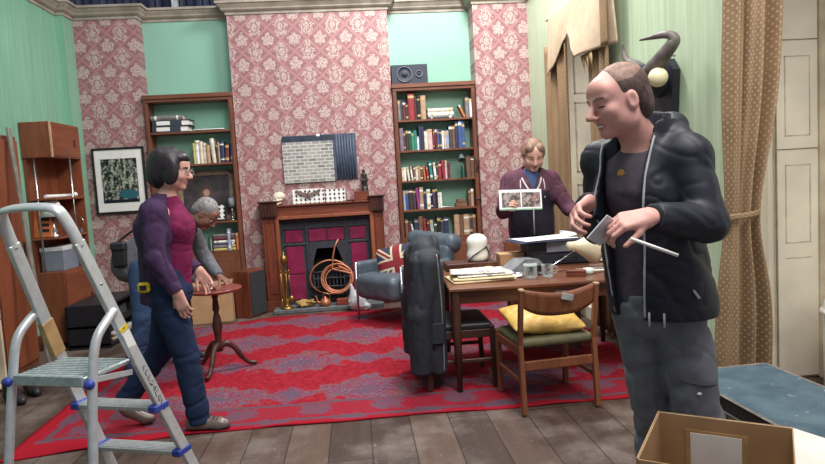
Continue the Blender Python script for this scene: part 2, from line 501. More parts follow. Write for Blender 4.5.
def m_paper(name, ax):
    """damask wallpaper: a diamond trellis with two alternating leaf motifs; ax = which object axis runs along the wall"""
    m = Mat(name, 0.5, 0, 0.4); co = m.coords(); x, z = co[ax], co[2]
    n1 = m.noise(24, 3); n2 = m.noise(60, 2)
    u = x / 0.300; v = z / 0.287
    def local(ou, ov):
        a = (u + ou).fract() - 0.5; b = (v + ov).fract() - 0.5
        return a, b
    a1, b1 = local(0.0, 0.0); a2, b2 = local(0.5, 0.5)
    d1 = a1.abs() + b1.abs()
    first = d1.lt(0.5)
    # trellis along |a|+|b| = 0.5, wavy
    tr = (d1 - 0.5 + (n1 - 0.5) * 0.06).abs()
    band = tr.step(0.085, 0.06)
    edge = tr.step(0.055, 0.05) - tr.step(0.045, 0.038)
    def motif(a, b, big):
        if big:
            r = ((a * a) * 1.5 + ((b - 0.0) * (b - 0.0)) * 0.75).sqrt(); th = a.atan2(b)
            R = (th * 2.5).cos().abs() * 0.12 + 0.26
            leaf = (r / R + (n1 - 0.5) * 1.5).step(1.0, 0.86)
            ring = ((r - 0.17 + (n2 - 0.5) * 0.10).abs()).step(0.014, 0.026)
            stem = a.abs().lt(0.018) * b.abs().lt(0.33)
            heart = (r / 0.085 + (n2 - 0.5) * 0.5).step(1.0, 0.85)
            return (leaf * ring * n2.step(0.36, 0.5)).mx(stem).mx(heart)
        r = ((a * a) + (b - 0.04) * (b - 0.04)).sqrt(); th = a.atan2(b - 0.04)
        R = (th * 2.0).cos().abs() * 0.12 + 0.15
        star = (r / R + (n1 - 0.5) * 1.2).step(1.0, 0.85)
        q = (((a.abs() - 0.12) * (a.abs() - 0.12)) + (b + 0.13) * (b + 0.13)).sqrt()
        curl = (q / 0.095 + (n2 - 0.5) * 0.8).step(1.0, 0.8)
        st = a.abs().lt(0.016) * (b + 0.1).abs().lt(0.2)
        return (star * n2.step(0.34, 0.46)).mx(curl).mx(st)
    mo = motif(a1, b1, True) * first + motif(a2, b2, False) * (first * -1.0 + 1.0)
    lace = n2.step(0.40, 0.54) * 0.55 + 0.30
    bg = m.mix(n1.step(0.3, 0.7), S(128, 88, 90), S(144, 100, 102))
    c = m.mix(band * 0.85, bg, S(166, 118, 120))
    c = m.mix((n2.step(0.56, 0.66)) * 0.26, c, S(205, 180, 172))
    c = m.mix(mo * lace, c, S(190, 172, 166))
    c = m.mix(edge * 0.55, c, S(112, 74, 76))
    m.color(c); m.bump(mo, 0.15, 0.003); return m.m

def m_green(name, ax, a, b, streak=0.5):
    m = Mat(name, 0.38, 0, 0.5); m.coords()
    st = [3.0, 3.0, 0.10]; n = m.noise(9, 5, m.scaled(tuple(st)), 0.7); n2 = m.noise(0.9, 2)
    m.color(m.mix((n * streak + n2 * (1 - streak)).step(0.3, 0.7), a, b)); m.bump(n, 0.12, 0.004); return m.m

M = {}
M['floor'] = m_floor()
M['paper_x'] = m_paper('damask_wallpaper', 0)
M['paper_y'] = m_paper('damask_wallpaper_return', 1)
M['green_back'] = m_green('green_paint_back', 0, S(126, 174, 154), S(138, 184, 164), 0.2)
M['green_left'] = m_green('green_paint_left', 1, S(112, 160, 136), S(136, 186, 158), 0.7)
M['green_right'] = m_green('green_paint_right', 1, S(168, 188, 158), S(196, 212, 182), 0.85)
M['cornice'] = plain('cornice_paint', S(158, 148, 136), 0.5, 0, 0.12, 6)
M['cream'] = plain('cream_gloss_paint', S(228, 220, 202), 0.35, 0, 0.05, 3)
M['cream_dirty'] = plain('cream_paint_worn', S(196, 184, 160), 0.45, 0, 0.10, 5)
M['seam'] = plain('dark_panel_groove', S(140, 126, 106), 0.7); M['mould'] = plain('panel_moulding_cream', S(190, 180, 160), 0.6)
M['navy'] = plain('navy_corrugated_sheet', S(52, 58, 82), 0.6, 0, 0.15, 2)
M['steel_white'] = plain('painted_steel_post', S(190, 190, 192), 0.5)
M['black'] = plain('black_matt', S(26, 26, 28), 0.6, 0, 0.15)
M['dark_void'] = plain('hall_dark', S(40, 42, 50), 0.9)

XL, XR, YB = -3.14, 2.15, 7.9            # left wall, right wall, alcove back
PATH = [(XL, 1.2), (XL, 7.45), (-3.06, 7.45), (-3.06, 7.7), (-2.36, 7.7), (-2.36, YB), (-1.35, YB), (-1.35, 7.7), (0.5, 7.7), (0.5, YB), (1.5, YB), (1.5, 7.6), (XR, 7.6), (XR, 1.0)]
ZC = 3.45
struct(MB().bx(-4.2, 4.4, -1.2, 9.2, -0.12, 0), 'floor', M['floor'])
struct(MB().bx(-3.3, 2.3, YB, YB + 0.12, 0, ZC + 0.12), 'wall_back', M['green_back'])
struct(MB().bx(-3.06, -2.36, 7.7, YB, 0, ZC + 0.1), 'wall_back_pier_left', M['paper_x'])
struct(MB().bx(1.5, XR, 7.6, YB, 0, ZC + 0.1), 'wall_back_pier_right', M['paper_x'])
# chimney breast with a real firebox opening
b = MB(); b.bx(-1.35, -0.62, 7.7, YB, 0, ZC + 0.1); b.bx(-0.13, 0.5, 7.7, YB, 0, ZC + 0.1); b.bx(-0.62, -0.13, 7.7, YB, 0.78, ZC + 0.1)
struct(b, 'wall_chimney', M['paper_x'])
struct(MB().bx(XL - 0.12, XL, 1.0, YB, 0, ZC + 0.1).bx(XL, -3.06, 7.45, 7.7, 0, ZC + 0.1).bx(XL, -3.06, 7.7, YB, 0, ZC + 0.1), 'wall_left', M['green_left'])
# right wall with the two window openings: y 5.35..6.35 and y < 3.62
b = MB()
b.bx(XR, XR + 0.12, 6.35, YB, 0, ZC + 0.1); b.bx(XR, XR + 0.12, 5.35, 6.35, 2.95, ZC + 0.1); b.bx(XR, XR + 0.12, 3.44, 5.35, 0, ZC + 0.1)
b.bx(XR, XR + 0.12, 1.0, 3.44, 2.95, ZC + 0.1)
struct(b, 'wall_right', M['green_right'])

# cornice swept along the plan
prof = [(0, 0), (0.012, 0), (0.016, 0.028), (0.034, 0.036), (0.052, 0.052), (0.056, 0.066), (0.082, 0.098), (0.086, 0.112), (0.104, 0.114), (0.106, 0.140), (0, 0.145)]
def sweep(path, prof, z0):
    b = MB(); n = len(path); m = len(prof); vs = []
    def nr(i):
        a, c = Vector(path[i]), Vector(path[i + 1]); d = (c - a).normalized(); return Vector((d.y, -d.x))
    for i in range(n):
        if i == 0: o = nr(0)
        elif i == n - 1: o = nr(n - 2)
        else:
            p, q = nr(i - 1), nr(i); o = (p + q) / (1 + p.dot(q))
        for r, z in prof: vs.append((path[i][0] + o.x * r, path[i][1] + o.y * r, z0 + z))
    fs = []
    for i in range(n - 1):
        for k in range(m):
            l = (k + 1) % m; fs.append((i * m + k, (i + 1) * m + k, (i + 1) * m + l, i * m + l))
    b.add(vs, fs); return b
struct(sweep(PATH, prof, ZC), 'trim_1', M['cornice'])
sk = [(0, 0), (0.018, 0), (0.018, 0.13), (0.010, 0.15), (0, 0.15)]
struct(sweep([(XL, 1.2), (XL, 7.45), (-3.06, 7.45), (-3.06, 7.7), (-2.38, 7.7)], sk, 0), 'baseboard_left', plain('skirting_brown', S(84, 56, 42), 0.45))
struct(sweep([(1.52, 7.6), (XR, 7.6), (XR, 6.37)], sk, 0), 'baseboard_right', plain('skirting_brown', S(84, 56, 42), 0.45))

# the dark hall behind the set: corrugated sheet and steel posts
b = MB(); vs = []; N = 340
for i in range(N + 1):
    x = -5.5 + 10.5 * i / N; y = 9.0 + 0.03 * math.sin(i * 1.9)
    vs += [(x, y, 2.9), (x, y, 6.0)]
b.add(vs, [(2 * i, 2 * i + 2, 2 * i + 3, 2 * i + 1) for i in range(N)])
struct(b, 'wall_hall', M['navy'])
for i, x in enumerate((-3.55, -2.12, -1.22, 0.62)):
    struct(MB().bx(x - 0.035, x + 0.035, 8.5, 8.57, 0, 4.6), 'trim_%d' % (i + 2), M['steel_white'])

# window 1: recess with panelled cream shutters behind the draped opening
b = MB(); b.bx(XR - 0.003, 2.75, 6.325, 6.42, 0, 2.95); b.bx(XR - 0.003, 2.75, 5.28, 5.375, 0, 2.95); b.bx(XR, 2.75, 5.35, 6.35, 2.95, 3.02)
b.bx(2.70, 2.78, 5.35, 6.35, 0, 2.95); b.bx(XR + 0.02, 2.70, 5.35, 6.35, 0.0, 0.12)
w1 = struct(b, 'window_1', M['cream'])
p = MB()
for z0, z1 in ((0.25, 1.30), (1.42, 2.12), (2.2, 2.85)):
    for (a0, a1, c0, c1) in ((2.24, 2.66, z0, z0 + 0.014), (2.24, 2.66, z1 - 0.014, z1), (2.24, 2.254, z0, z1), (2.646, 2.66, z0, z1)):
        p.bx(a0, a1, 6.318, 6.33, c0, c1)
    for (a0, a1, c0, c1) in ((5.45, 6.25, z0, z0 + 0.014), (5.45, 6.25, z1 - 0.014, z1), (5.45, 5.464, z0, z1), (6.236, 6.25, z0, z1)):
        p.bx(2.688, 2.702, a0, a1, c0, c1)
p.build('panel_moulding', M['mould'], w1)
# window 2: splayed reveal and folded shutter facing the room, close on the right
b = MB(); b.prism([(XR, 3.445), (2.62, 3.88), (3.2, 3.88), (3.2, 4.05), (XR + 0.13, 4.05), (XR + 0.13, 3.6)], 2.95, 0, (0, 0, 0))
b.bx(3.04, 3.10, 1.0, 3.88, 0.0, 2.95); b.bx(XR + 0.12, 3.1, 1.0, 4.05, 2.95, 3.0)
w2 = struct(b, 'window_2', M['cream'])
p = MB(); p.bx(2.66, 2.945, 3.855, 3.879, 0.02, 2.9, 0, 0.004); p.build('shutter_panel', M['cream'], w2)
p = MB(); p.bx(2.945, 3.03, 3.835, 3.879, 0.0, 2.93, 0, 0.006); p.build('frame_post', M['cream_dirty'], w2)
p = MB()
for z in (1.49, 2.17): p.bx(2.665, 2.94, 3.851, 3.857, z + 0.005, z + 0.012)
p.bx(2.656, 2.664, 3.85, 3.86, 0, 2.9)
p.build('panel_groove', M['seam'], w2); p = MB()
for z0, z1 in ((0.90, 1.40), (1.58, 2.08)):
    for (a0, a1, c0, c1) in ((2.72, 2.89, z0, z0 + 0.006), (2.72, 2.89, z1 - 0.006, z1), (2.72, 2.726, z0, z1), (2.884, 2.89, z0, z1)): p.bx(a0, a1, 3.852, 3.858, c0, c1)
p.bx(2.72, 2.89, 3.852, 3.858, 0.80, 0.806)
p.build('panel_moulding', M['mould'], w2)

# ---------------------------------------------------------------- rug
def m_rug():
    m = Mat('red_rug', 0.9, 0, 0.1); x, y, z = m.coords()
    n = m.noise(7, 4, None, 0.6); n2 = m.noise(26, 3, None, 0.6); n3 = m.noise(60, 2)
    v = y / 0.80; row = v.floor(); 
    u = x / 1.10 + (v.floor() * 0.5).fract()
    a = (u.fract() - 0.5).abs(); b2 = (v.fract() - 0.5).abs()
    nw = m.noise(3.2, 4, None, 0.7)
    d = a * 2.05 + b2 * 2.15 + (n - 0.5) * 1.5 + (nw - 0.5) * 1.1
    med = d.step(0.96, 0.88); inner = d.step(0.46, 0.42); core = d.step(0.20, 0.16)
    rim = (d - 0.80).abs().step(0.05, 0.03)
    # small medallions between
    a2 = ((u + 0.5).fract() - 0.5).abs(); e = a2 * 4.2 + b2 * 3.0 + (n2 - 0.5) * 0.6
    sm = e.step(0.72, 0.66); smi = e.step(0.4, 0.34)
    red = m.mix(n2.step(0.35, 0.7), S(132, 24, 38), S(156, 38, 52))
    purple = m.mix(n3.step(0.4, 0.6), S(104, 58, 78), S(118, 84, 102))
    grey = m.mix(n2.step(0.42, 0.58), S(92, 88, 106), S(128, 52, 68))
    olive = m.mix(n3.step(0.42, 0.6), S(112, 98, 86), S(134, 44, 58))
    blue = m.mix(n2.step(0.4, 0.6), S(78, 80, 98), S(112, 66, 82))
    c = m.mix(med * 0.85, red, grey); c = m.mix(inner * 0.9, c, purple); c = m.mix(core * 0.9, c, blue); c = m.mix(rim * 0.8, c, olive)
    c = m.mix(sm * 0.8, c, purple); c = m.mix(smi * 0.8, c, blue)
    c = m.mix(n3.step(0.62, 0.70) * med * 0.3, c, S(170, 150, 150))
    # border towards the near and left edges
    e1 = y - 3.80 + (x + 1.0) * 0.02; e2 = x + 2.08
    bd = e1.mn(e2)
    inb = bd.lt(0.42)
    w = ((x / 0.075).sin() * (y / 0.07).sin() + (n2 - 0.5) * 2.2)
    bc = m.mix(w.step(0.1, 0.35), m.mix(n3.step(0.4, 0.6), S(150, 28, 42), S(132, 44, 60)), m.mix(n3.step(0.4, 0.6), S(90, 76, 94), S(122, 60, 74)))
    line = (bd - 0.40).abs().lt(0.018).mx((bd - 0.12).abs().lt(0.016))
    bc = m.mix(line, bc, S(92, 72, 84)); bc = m.mix(bd.lt(0.07), bc, S(156, 24, 40))
    c = m.mix(inb, c, bc)
    m.color(c); m.bump(n3, 0.3, 0.004); return m.m
near = [(-2.09, 3.66), (-1.9, 3.70), (-1.45, 3.79), (-1.08, 3.83), (-0.6, 3.84), (-0.2, 3.82), (0.3, 3.83), (0.9, 3.79), (1.4, 3.80), (2.02, 3.77)]
far = [(-2.16, 6.75), (-1.5, 6.95), (-1.0, 7.16), (0.0, 7.14), (2.02, 7.12)]
def lerp_poly(P, t):
    s = t * (P[-1][0] - P[0][0]) + P[0][0]
    for a, c in zip(P[:-1], P[1:]):
        if s <= c[0] + 1e-9:
            k = (s - a[0]) / (c[0] - a[0]); return (s, a[1] + k * (c[1] - a[1]))
    return P[-1]
def rugfn(u, v):
    a, c = lerp_poly(near, u), lerp_poly(far, u)
    x = a[0] + (c[0] - a[0]) * v; y = a[1] + (c[1] - a[1]) * v
    z = 0.010 + 0.0025 * math.sin(x * 9 + 2 * math.sin(y * 3)) * math.sin(y * 7)
    if v < 0.03: z += 0.004 * max(0, math.sin(x * 11 + 1.3))
    return (x, y, z)
rb = MB().sheet(rugfn, 120, 100, 0.008)
rug = single(rb, 'rug', m_rug(), 'large worn red rug with blue grey medallions spread across the dark floorboards', 'rug')
# ---------------------------------------------------------------- woods and common finishes
W = {}
W['mahog'] = wood('mahogany', S(84, 40, 28), S(128, 66, 44), 'z')
W['mahog_x'] = wood('mahogany_across', S(84, 40, 28), S(128, 66, 44), 'x')
W['mahog_dark'] = wood('mahogany_dark', S(56, 30, 26), S(84, 46, 38), 'z')
W['teak'] = wood('teak', S(104, 54, 36), S(138, 78, 52), 'z')
W['teak_y'] = wood('teak_across', S(104, 54, 36), S(138, 78, 52), 'y')
W['case'] = wood('bookcase_wood', S(92, 52, 38), S(124, 76, 56), 'z')
W['case_x'] = wood('bookcase_shelf_wood', S(92, 52, 38), S(124, 76, 56), 'x')
W['table'] = wood('table_wood', S(88, 52, 38), S(126, 80, 58), 'x', 0.3)
W['table_dark'] = wood('table_leg_wood', S(62, 38, 30), S(88, 54, 42), 'z')
W['chair'] = wood('chair_wood', S(96, 56, 38), S(136, 84, 58), 'z', 0.35)
W['chair_dark'] = wood('chair_wood_dark', S(46, 30, 26), S(74, 48, 38), 'z', 0.35)
F = {}
F['iron'] = plain('cast_iron', S(58, 60, 68), 0.55, 0.2, 0.15, 30, bump=0.2)
F['soot'] = plain('soot_black', S(24, 24, 27), 0.9)
F['tile'] = plain('maroon_glazed_tile', S(132, 40, 74), 0.22, 0, 0.10, 8)
F['stone'] = plain('slate_hearth', S(98, 100, 104), 0.7, 0, 0.12, 14, bump=0.15)
F['brass'] = plain('old_brass', S(150, 116, 62), 0.35, 0.8, 0.12, 20)
F['copper'] = plain('copper_pipe', S(176, 112, 84), 0.4, 0.5, 0.08, 20)
F['bone'] = plain('bone', S(206, 196, 176), 0.6, 0, 0.08, 20)
F['white'] = plain('white_paper', S(226, 224, 220), 0.8, 0, 0.03, 10)
F['chrome'] = plain('chrome_tube', S(190, 190, 195), 0.2, 0.9, 0.03)
F['bronze'] = plain('dark_bronze', S(58, 52, 50), 0.45, 0.4)

# ---------------------------------------------------------------- fireplace
fp = thing('fireplace', 'carved mahogany fireplace with maroon tiles against the papered chimney breast', 'fireplace', (-0.405, 7.6, 0))
X0, X1, IX0, IX1 = -1.105, 0.305, -0.93, 0.165
b = MB(); b.bx(X0, IX0, 7.52, 7.695, 0, 1.10, 0, 0.006); b.bx(X0 - 0.015, IX0 + 0.01, 7.505, 7.695, 0, 0.12, 0, 0.006); b.bx(X0 + 0.035, IX0 - 0.035, 7.512, 7.53, 0.2, 1.02, 0, 0.006)
b.build('jamb', W['mahog'], fp, world=True)
b = MB(); b.bx(IX1, X1, 7.52, 7.695, 0, 1.10, 0, 0.006); b.bx(IX1 - 0.01, X1 + 0.015, 7.505, 7.695, 0, 0.12, 0, 0.006); b.bx(IX1 + 0.035, X1 - 0.035, 7.512, 7.53, 0.2, 1.02, 0, 0.006)
b.build('jamb', W['mahog'], fp, world=True)
for xa in (X0, IX1):
    xb = xa + (IX0 - X0) if xa == X0 else X1
    b = MB(); b.bx(xa - 0.012, xb + 0.012, 7.48, 7.695, 1.10, 1.272, 0, 0.005)
    for i in range(5):
        x = xa + 0.012 + i * (xb - xa - 0.02) / 4.6; b.bx(x, x + 0.018, 7.468, 7.482, 1.115, 1.262, 0, 0.004)
    b.bx(xa - 0.03, xb + 0.03, 7.455, 7.695, 1.272, 1.29, 0, 0.006)
    b.build('corner_block', W['mahog_dark'], fp, world=True)
b = MB(); b.bx(IX0 + 0.01, IX1 - 0.01, 7.515, 7.695, 1.10, 1.215, 0, 0.004); b.build('frieze', W['mahog_x'], fp, world=True)
b = MB(); b.bx(IX0 + 0.012, IX1 - 0.012, 7.49, 7.695, 1.216, 1.236, 0, 0.005); b.build('mantel_shelf', W['mahog_x'], fp, world=True)
b = MB(); b.bx(IX0 - 0.02, IX1 + 0.02, 7.498, 7.518, 1.065, 1.105, 0, 0.006); b.bx(IX0 - 0.022, IX0 + 0.022, 7.5, 7.53, 0, 1.07, 0, 0.006); b.bx(IX1 - 0.022, IX1 + 0.022, 7.5, 7.53, 0, 1.07, 0, 0.006)
b.build('inner_moulding', wood('mahogany_light', S(118, 64, 44), S(150, 88, 62), 'z'), fp, world=True)
b = MB()
b.bx(IX0, -0.595, 7.62, 7.695, 0.05, 1.07); b.bx(-0.16, IX1, 7.62, 7.695, 0.05, 1.07); b.bx(-0.595, -0.16, 7.62, 7.695, 0.77, 1.07)
for x in (-0.905, -0.61, -0.145, 0.13):
    b.bx(x - 0.018, x + 0.018, 7.602, 7.625, 0.05, 1.04, 0, 0.006)
for z in (0.76, 0.955): b.bx(-0.92, 0.145, 7.604, 7.624, z - 0.016, z + 0.016, 0, 0.006)
b.bx(-0.92, 0.145, 7.59, 7.63, 1.02, 1.062, 0, 0.01)
b.prism([(-0.595, 0.05), (-0.55, 0.05), (-0.55, 0.55), (-0.50, 0.70), (-0.26, 0.70), (-0.21, 0.55), (-0.21, 0.05), (-0.16, 0.05), (-0.16, 0.78), (-0.595, 0.78)][::-1], 0.03, 0, (0, 7.60, 0), ((1, 0, 0), (0, 0, 1), (0, 1, 0)))
b.build('iron_insert', F['iron'], fp, world=True)
for (xa, xb, za, zb) in ((-0.86, -0.66, 0.10, 0.40), (-0.86, -0.66, 0.41, 0.735), (-0.10, 0.085, 0.10, 0.40), (-0.10, 0.085, 0.41, 0.735), (-0.86, -0.66, 0.785, 0.93), (-0.585, -0.38, 0.785, 0.93), (-0.37, -0.17, 0.785, 0.93), (-0.10, 0.085, 0.785, 0.93)):
    MB().bx(xa, xb, 7.608, 7.63, za, zb, 0, 0.006).build('tile', F['tile'], fp, world=True)
b = MB(); b.bx(-0.615, -0.60, 7.63, 7.93, 0.05, 0.775); b.bx(-0.15, -0.135, 7.63, 7.93, 0.05, 0.775); b.bx(-0.615, -0.135, 7.85, 7.87, 0.05, 0.775); b.bx(-0.615, -0.135, 7.63, 7.86, 0.765, 0.775); b.bx(-0.615, -0.135, 7.63, 7.86, 0.045, 0.055)
b.build('firebox', F['soot'], fp, world=True)
b = MB()
for z, r in ((0.14, 0.0), (0.24, 0.01), (0.34, 0.02), (0.42, 0.03)):
    b.tube([(-0.60, 7.60, z), (-0.56, 7.56 - r, z), (-0.375, 7.535 - r, z + 0.012), (-0.19, 7.56 - r, z), (-0.15, 7.60, z)], 0.011, 8)
for i in range(9): 
    x = -0.55 + i * 0.044; b.tube([(x, 7.545, 0.06), (x, 7.535, 0.42)], 0.008, 6)
b.build('fire_grate', F['iron'], fp, world=True)
MB().bx(-1.02, 0.24, 7.30, 7.60, 0.0, 0.05, 0, 0.008).build('hearth', F['stone'], fp, world=True)

# things on the mantel
v = Vol((-1.05, 7.40, 1.20), (-0.70, 7.70, 1.42), 0.004); sc = A3(-0.90, 7.56, 1.322)
Rk = head_frame((-0.75, -0.62, -0.05)); L = lambda x, y, z: sc + Rk @ A3(x, y, z)
v.ell(L(0, -0.012, 0.012), (0.062, 0.078, 0.058), Rk, 0.01); v.ell(L(0, 0.045, -0.030), (0.042, 0.032, 0.034), Rk, 0.02)
for s_ in (-1, 1): v.ell(L(s_ * 0.024, 0.074, -0.016), (0.017, 0.022, 0.015), Rk, 0.006, 'sub'); v.cone(L(s_ * 0.045, 0.05, -0.028), L(s_ * 0.06, -0.01, -0.025), 0.007, 0.006, 0.01)
v.ell(L(0, 0.076, -0.038), (0.008, 0.014, 0.013), Rk, 0.004, 'sub'); v.cone(L(-0.02, 0.062, -0.062), L(0.02, 0.062, -0.062), 0.013, 0.013, 0.012)
v.cone(L(-0.04, 0.0, -0.055), L(-0.02, 0.055, -0.078), 0.010, 0.011, 0.01); v.cone(L(0.04, 0.0, -0.055), L(0.02, 0.055, -0.078), 0.010, 0.011, 0.01); v.cone(L(-0.02, 0.06, -0.076), L(0.02, 0.06, -0.076), 0.011, 0.011, 0.01)
v.cut(lambda X, Y, Z: 1.2375 - Z + 0 * X + 0 * Y)
sk_ = organic(v, 'skull', [F['bone']], None, (-0.90, 7.56, 1.237)); sk_.location = (-0.90, 7.56, 1.237)
tag(sk_, 'pale bone skull resting at the left end of the mantelpiece', 'skull')
def m_specimen(name, seed):
    m = Mat(name, 0.6); x, y, z = m.coords()
    a = ((x / 0.052 + seed).fract() - 0.5).abs(); r = ((z - 0.02) / 0.048).fract() - 0.5
    n = m.noise(60, 2)
    bl = (a * 2.6 + r.abs() * 1.8 + (n - 0.5) * 0.8).step(0.80, 0.70)
    m.color(m.mix(bl, S(222, 220, 216), S(44, 46, 56))); return m.m
def board(name, x0, x1, h, label, seed, bat=False):
    w = x1 - x0; t = thing(name, label, 'display board', ((x0 + x1) / 2, 7.53, 1.2375)); R = Matrix.Rotation(-0.10, 3, 'X')
    MB().box((0, 0.018, h / 2), (w, 0.010, h), 0, R, 0.002).build('card', m_specimen(name + '_card', seed), t)
    f = MB()
    for c, d in (((0, 0.012, 0.006), (w, 0.016, 0.012)), ((0, 0.012, h - 0.006), (w, 0.016, 0.012)), ((-w / 2 + 0.005, 0.012, h / 2), (0.010, 0.016, h)), ((w / 2 - 0.005, 0.012, h / 2), (0.010, 0.016, h))):
        q = R @ Vector((c[0], c[1] + 0.006, c[2])); f.box(q, d, 0, R, 0.002)
    f.build('frame', F['white'], t)
    if bat:
        g = MB(); pts = [(0, -0.01), (0.02, 0.02), (0.07, 0.035), (0.13, 0.062), (0.15, 0.055), (0.12, 0.015), (0.09, 0.005), (0.05, -0.015), (0.02, -0.03)]
        poly = [(-0.0, 0.012)] + [(p[0], p[1]) for p in pts[1:]] + [(0, -0.045)] + [(-p[0], p[1]) for p in pts[1:][::-1]]
        g.prism(poly, 0.006, 0, (0, -0.004, h * 0.6), ((1, 0, 0), (0, 0.1, 1), (0, 1, -0.1))); g.ell((0, -0.006, h * 0.6 - 0.01), (0.014, 0.01, 0.034), 10, 8); g.ell((0, -0.008, h * 0.6 + 0.03), (0.01, 0.009, 0.012), 8, 6)
        g.build('spread_bat', plain('bat_brown', S(106, 90, 80), 0.7), t, label='brown bat with wings spread')
    return t
board('specimen_board', -0.735, -0.365, 0.168, 'white specimen board with a brown bat spread across rows of dark shapes', 0.2, True)
board('specimen_board', -0.355, -0.125, 0.150, 'smaller white board of dark specimen shapes right of the bat board', 0.65)
# figurine on its box
b = MB().bx(-0.02, 0.155, 7.53, 7.64, 1.2375, 1.345, 0, 0.004)
single(b, 'wooden_box', W['mahog_x'], 'small brown wooden box under the bronze figurine on the mantel', 'box', (0.07, 7.585, 1.2375))
v = Vol((0.02, 7.50, 1.33), (0.20, 7.68, 1.62), 0.0035)
v.cone((0.11, 7.585, 1.350), (0.11, 7.585, 1.362), 0.042, 0.038, 0.004); v.cone((0.095, 7.58, 1.37), (0.10, 7.58, 1.46), 0.020, 0.026, 0.012); v.cone((0.128, 7.585, 1.37), (0.115, 7.585, 1.46), 0.022, 0.024, 0.012)
v.cone((0.107, 7.585, 1.45), (0.107, 7.585, 1.53), 0.026, 0.030, 0.015); v.cone((0.08, 7.58, 1.53), (0.07, 7.56, 1.47), 0.011, 0.010, 0.008); v.cone((0.07, 7.56, 1.47), (0.10, 7.545, 1.46), 0.010, 0.009, 0.006); v.cone((0.135, 7.585, 1.53), (0.145, 7.57, 1.46), 0.011, 0.011, 0.008)
v.ell((0.105, 7.58, 1.578), (0.019, 0.021, 0.025), None, 0.008); v.cut(lambda X, Y, Z: 1.3455 - Z + 0 * X + 0 * Y)
fg = organic(v, 'figurine', [F['bronze']], None, (0.11, 7.585, 1.3455)); fg.location = (0.11, 7.585, 1.3455)
tag(fg, 'dark bronze standing figurine at the right end of the mantelpiece', 'figurine')
b = MB(); b.bar((-0.115, 7.50, 1.247), (-0.025, 7.505, 1.247), 0.016, 0.018, 0, 0.003); b.bar((-0.045, 7.503, 1.246), (-0.03, 7.47, 1.243), 0.016, 0.014, 0, 0.003)
single(b, 'iron_bracket', F['bronze'], 'small dark L-shaped iron piece lying in front of the figurine box', 'bracket', (-0.07, 7.50, 1.2375))
# sheets on the chimney breast
def m_brick():
    m = Mat('brick_print', 0.75); m.coords(); n = m.nt.nodes.new('ShaderNodeTexBrick')
    mp = m.nt.nodes.new('ShaderNodeMapping'); mp.inputs['Rotation'].default_value = (PI / 2, 0, 0); m.nt.links.new(m.vec, mp.inputs[0]); m.nt.links.new(mp.outputs[0], n.inputs['Vector'])
    n.inputs['Scale'].default_value = 1.0; n.inputs['Brick Width'].default_value = 0.098; n.inputs['Row Height'].default_value = 0.040; n.inputs['Mortar Size'].default_value = 0.005
    n.inputs['Color1'].default_value = S(112, 112, 112); n.inputs['Color2'].default_value = S(160, 156, 152); n.inputs['Mortar'].default_value = S(196, 194, 188); n.inputs['Bias'].default_value = 0.1
    return m.color(n.outputs[0]).m
t = thing('sample_panel', 'dark slate blue ribbed panel pinned on the papered chimney breast', 'panel', (-0.39, 7.69, 1.49))
b = MB(); b.bx(-0.43, 0.43, -0.006, 0.008, 0.005, 0.545)
for i in range(7):
    x = 0.20 + i * 0.033; b.lathe([(0.013, 0.01), (0.013, 0.54)], 8, (x, -0.006, 0))
for i in range(5): b.bx(-0.43, 0.18, -0.012, -0.006, 0.49 + i * 0.011, 0.495 + i * 0.011)
b.build('ribbed_sheet', plain('slate_blue', S(66, 76, 94), 0.5), t)
MB().bx(-0.03, 0.01, -0.018, -0.006, 0.525, 0.555, 0, 0.002).build('clip', F['white'], t)
b = MB().bx(-0.825, -0.235, 7.672, 7.677, 1.485, 1.96)
single(b, 'brick_print_sheet', m_brick(), 'pale printed sheet of grey brickwork fixed over the dark ribbed panel', 'print', (-0.53, 7.675, 1.485))

# things on the hearth
cs = thing('fire_companion_set', 'tall brass fireside companion set at the left of the hearth', 'fire tools', (-0.87, 7.38, 0.051))
MB().lathe([(0.0, 0), (0.075, 0), (0.075, 0.012), (0.03, 0.03), (0.012, 0.05), (0.010, 0.36), (0.018, 0.38), (0.012, 0.40), (0.010, 0.50), (0.03, 0.52), (0.042, 0.56), (0.036, 0.60), (0.012, 0.62), (0.016, 0.64), (0.0, 0.66)], 16).build('stand', F['brass'], cs)
for i, a in enumerate((0.3, 1.9, 3.5, 5.1)):
    ca, sa = math.cos(a), math.sin(a); b = MB(); b.tube([(0.045 * ca, 0.045 * sa, 0.42), (0.05 * ca, 0.05 * sa, 0.12)], 0.006, 8); b.ell((0.045 * ca, 0.045 * sa, 0.43), (0.011, 0.011, 0.018), 8, 6)
    if i == 0: b.ell((0.055 * ca, 0.055 * sa, 0.10), (0.035, 0.02, 0.045), 10, 8)
    elif i == 1: b.box((0.055 * ca, 0.055 * sa, 0.10), (0.06, 0.012, 0.08), 0, None, 0.004)
    else: b.tube([(0.05 * ca, 0.05 * sa, 0.13), (0.05 * ca, 0.05 * sa, 0.05), (0.075 * ca, 0.075 * sa, 0.05)], 0.006, 6)
    b.build('tool', F['brass'], cs)
MB().bar((-0.06, 0, 0.42), (0.06, 0, 0.42), 0.01, 0.01).build('hanger', F['brass'], cs)
rp = MB(); pts = []
for i in range(70):
    a = i * 0.55; r = 0.055 + 0.028 * math.sin(i * 1.7); pts.append((-0.665 + r * 1.5 * math.cos(a), 7.39 + r * math.sin(a), 0.066 + 0.0008 * i + 0.012 * math.sin(i * 0.9) ** 2))
rp.tube(pts, 0.010, 7); single(rp, 'rope', plain('yellow_rope', S(178, 148, 86), 0.8, 0, 0.2, 60), 'heap of yellow rope on the hearth beside the brass fire tools', 'rope', (-0.665, 7.39, 0.051))
k = thing('kettle', 'small copper coloured kettle with curved spout on the hearth', 'kettle', (-0.43, 7.37, 0.051))
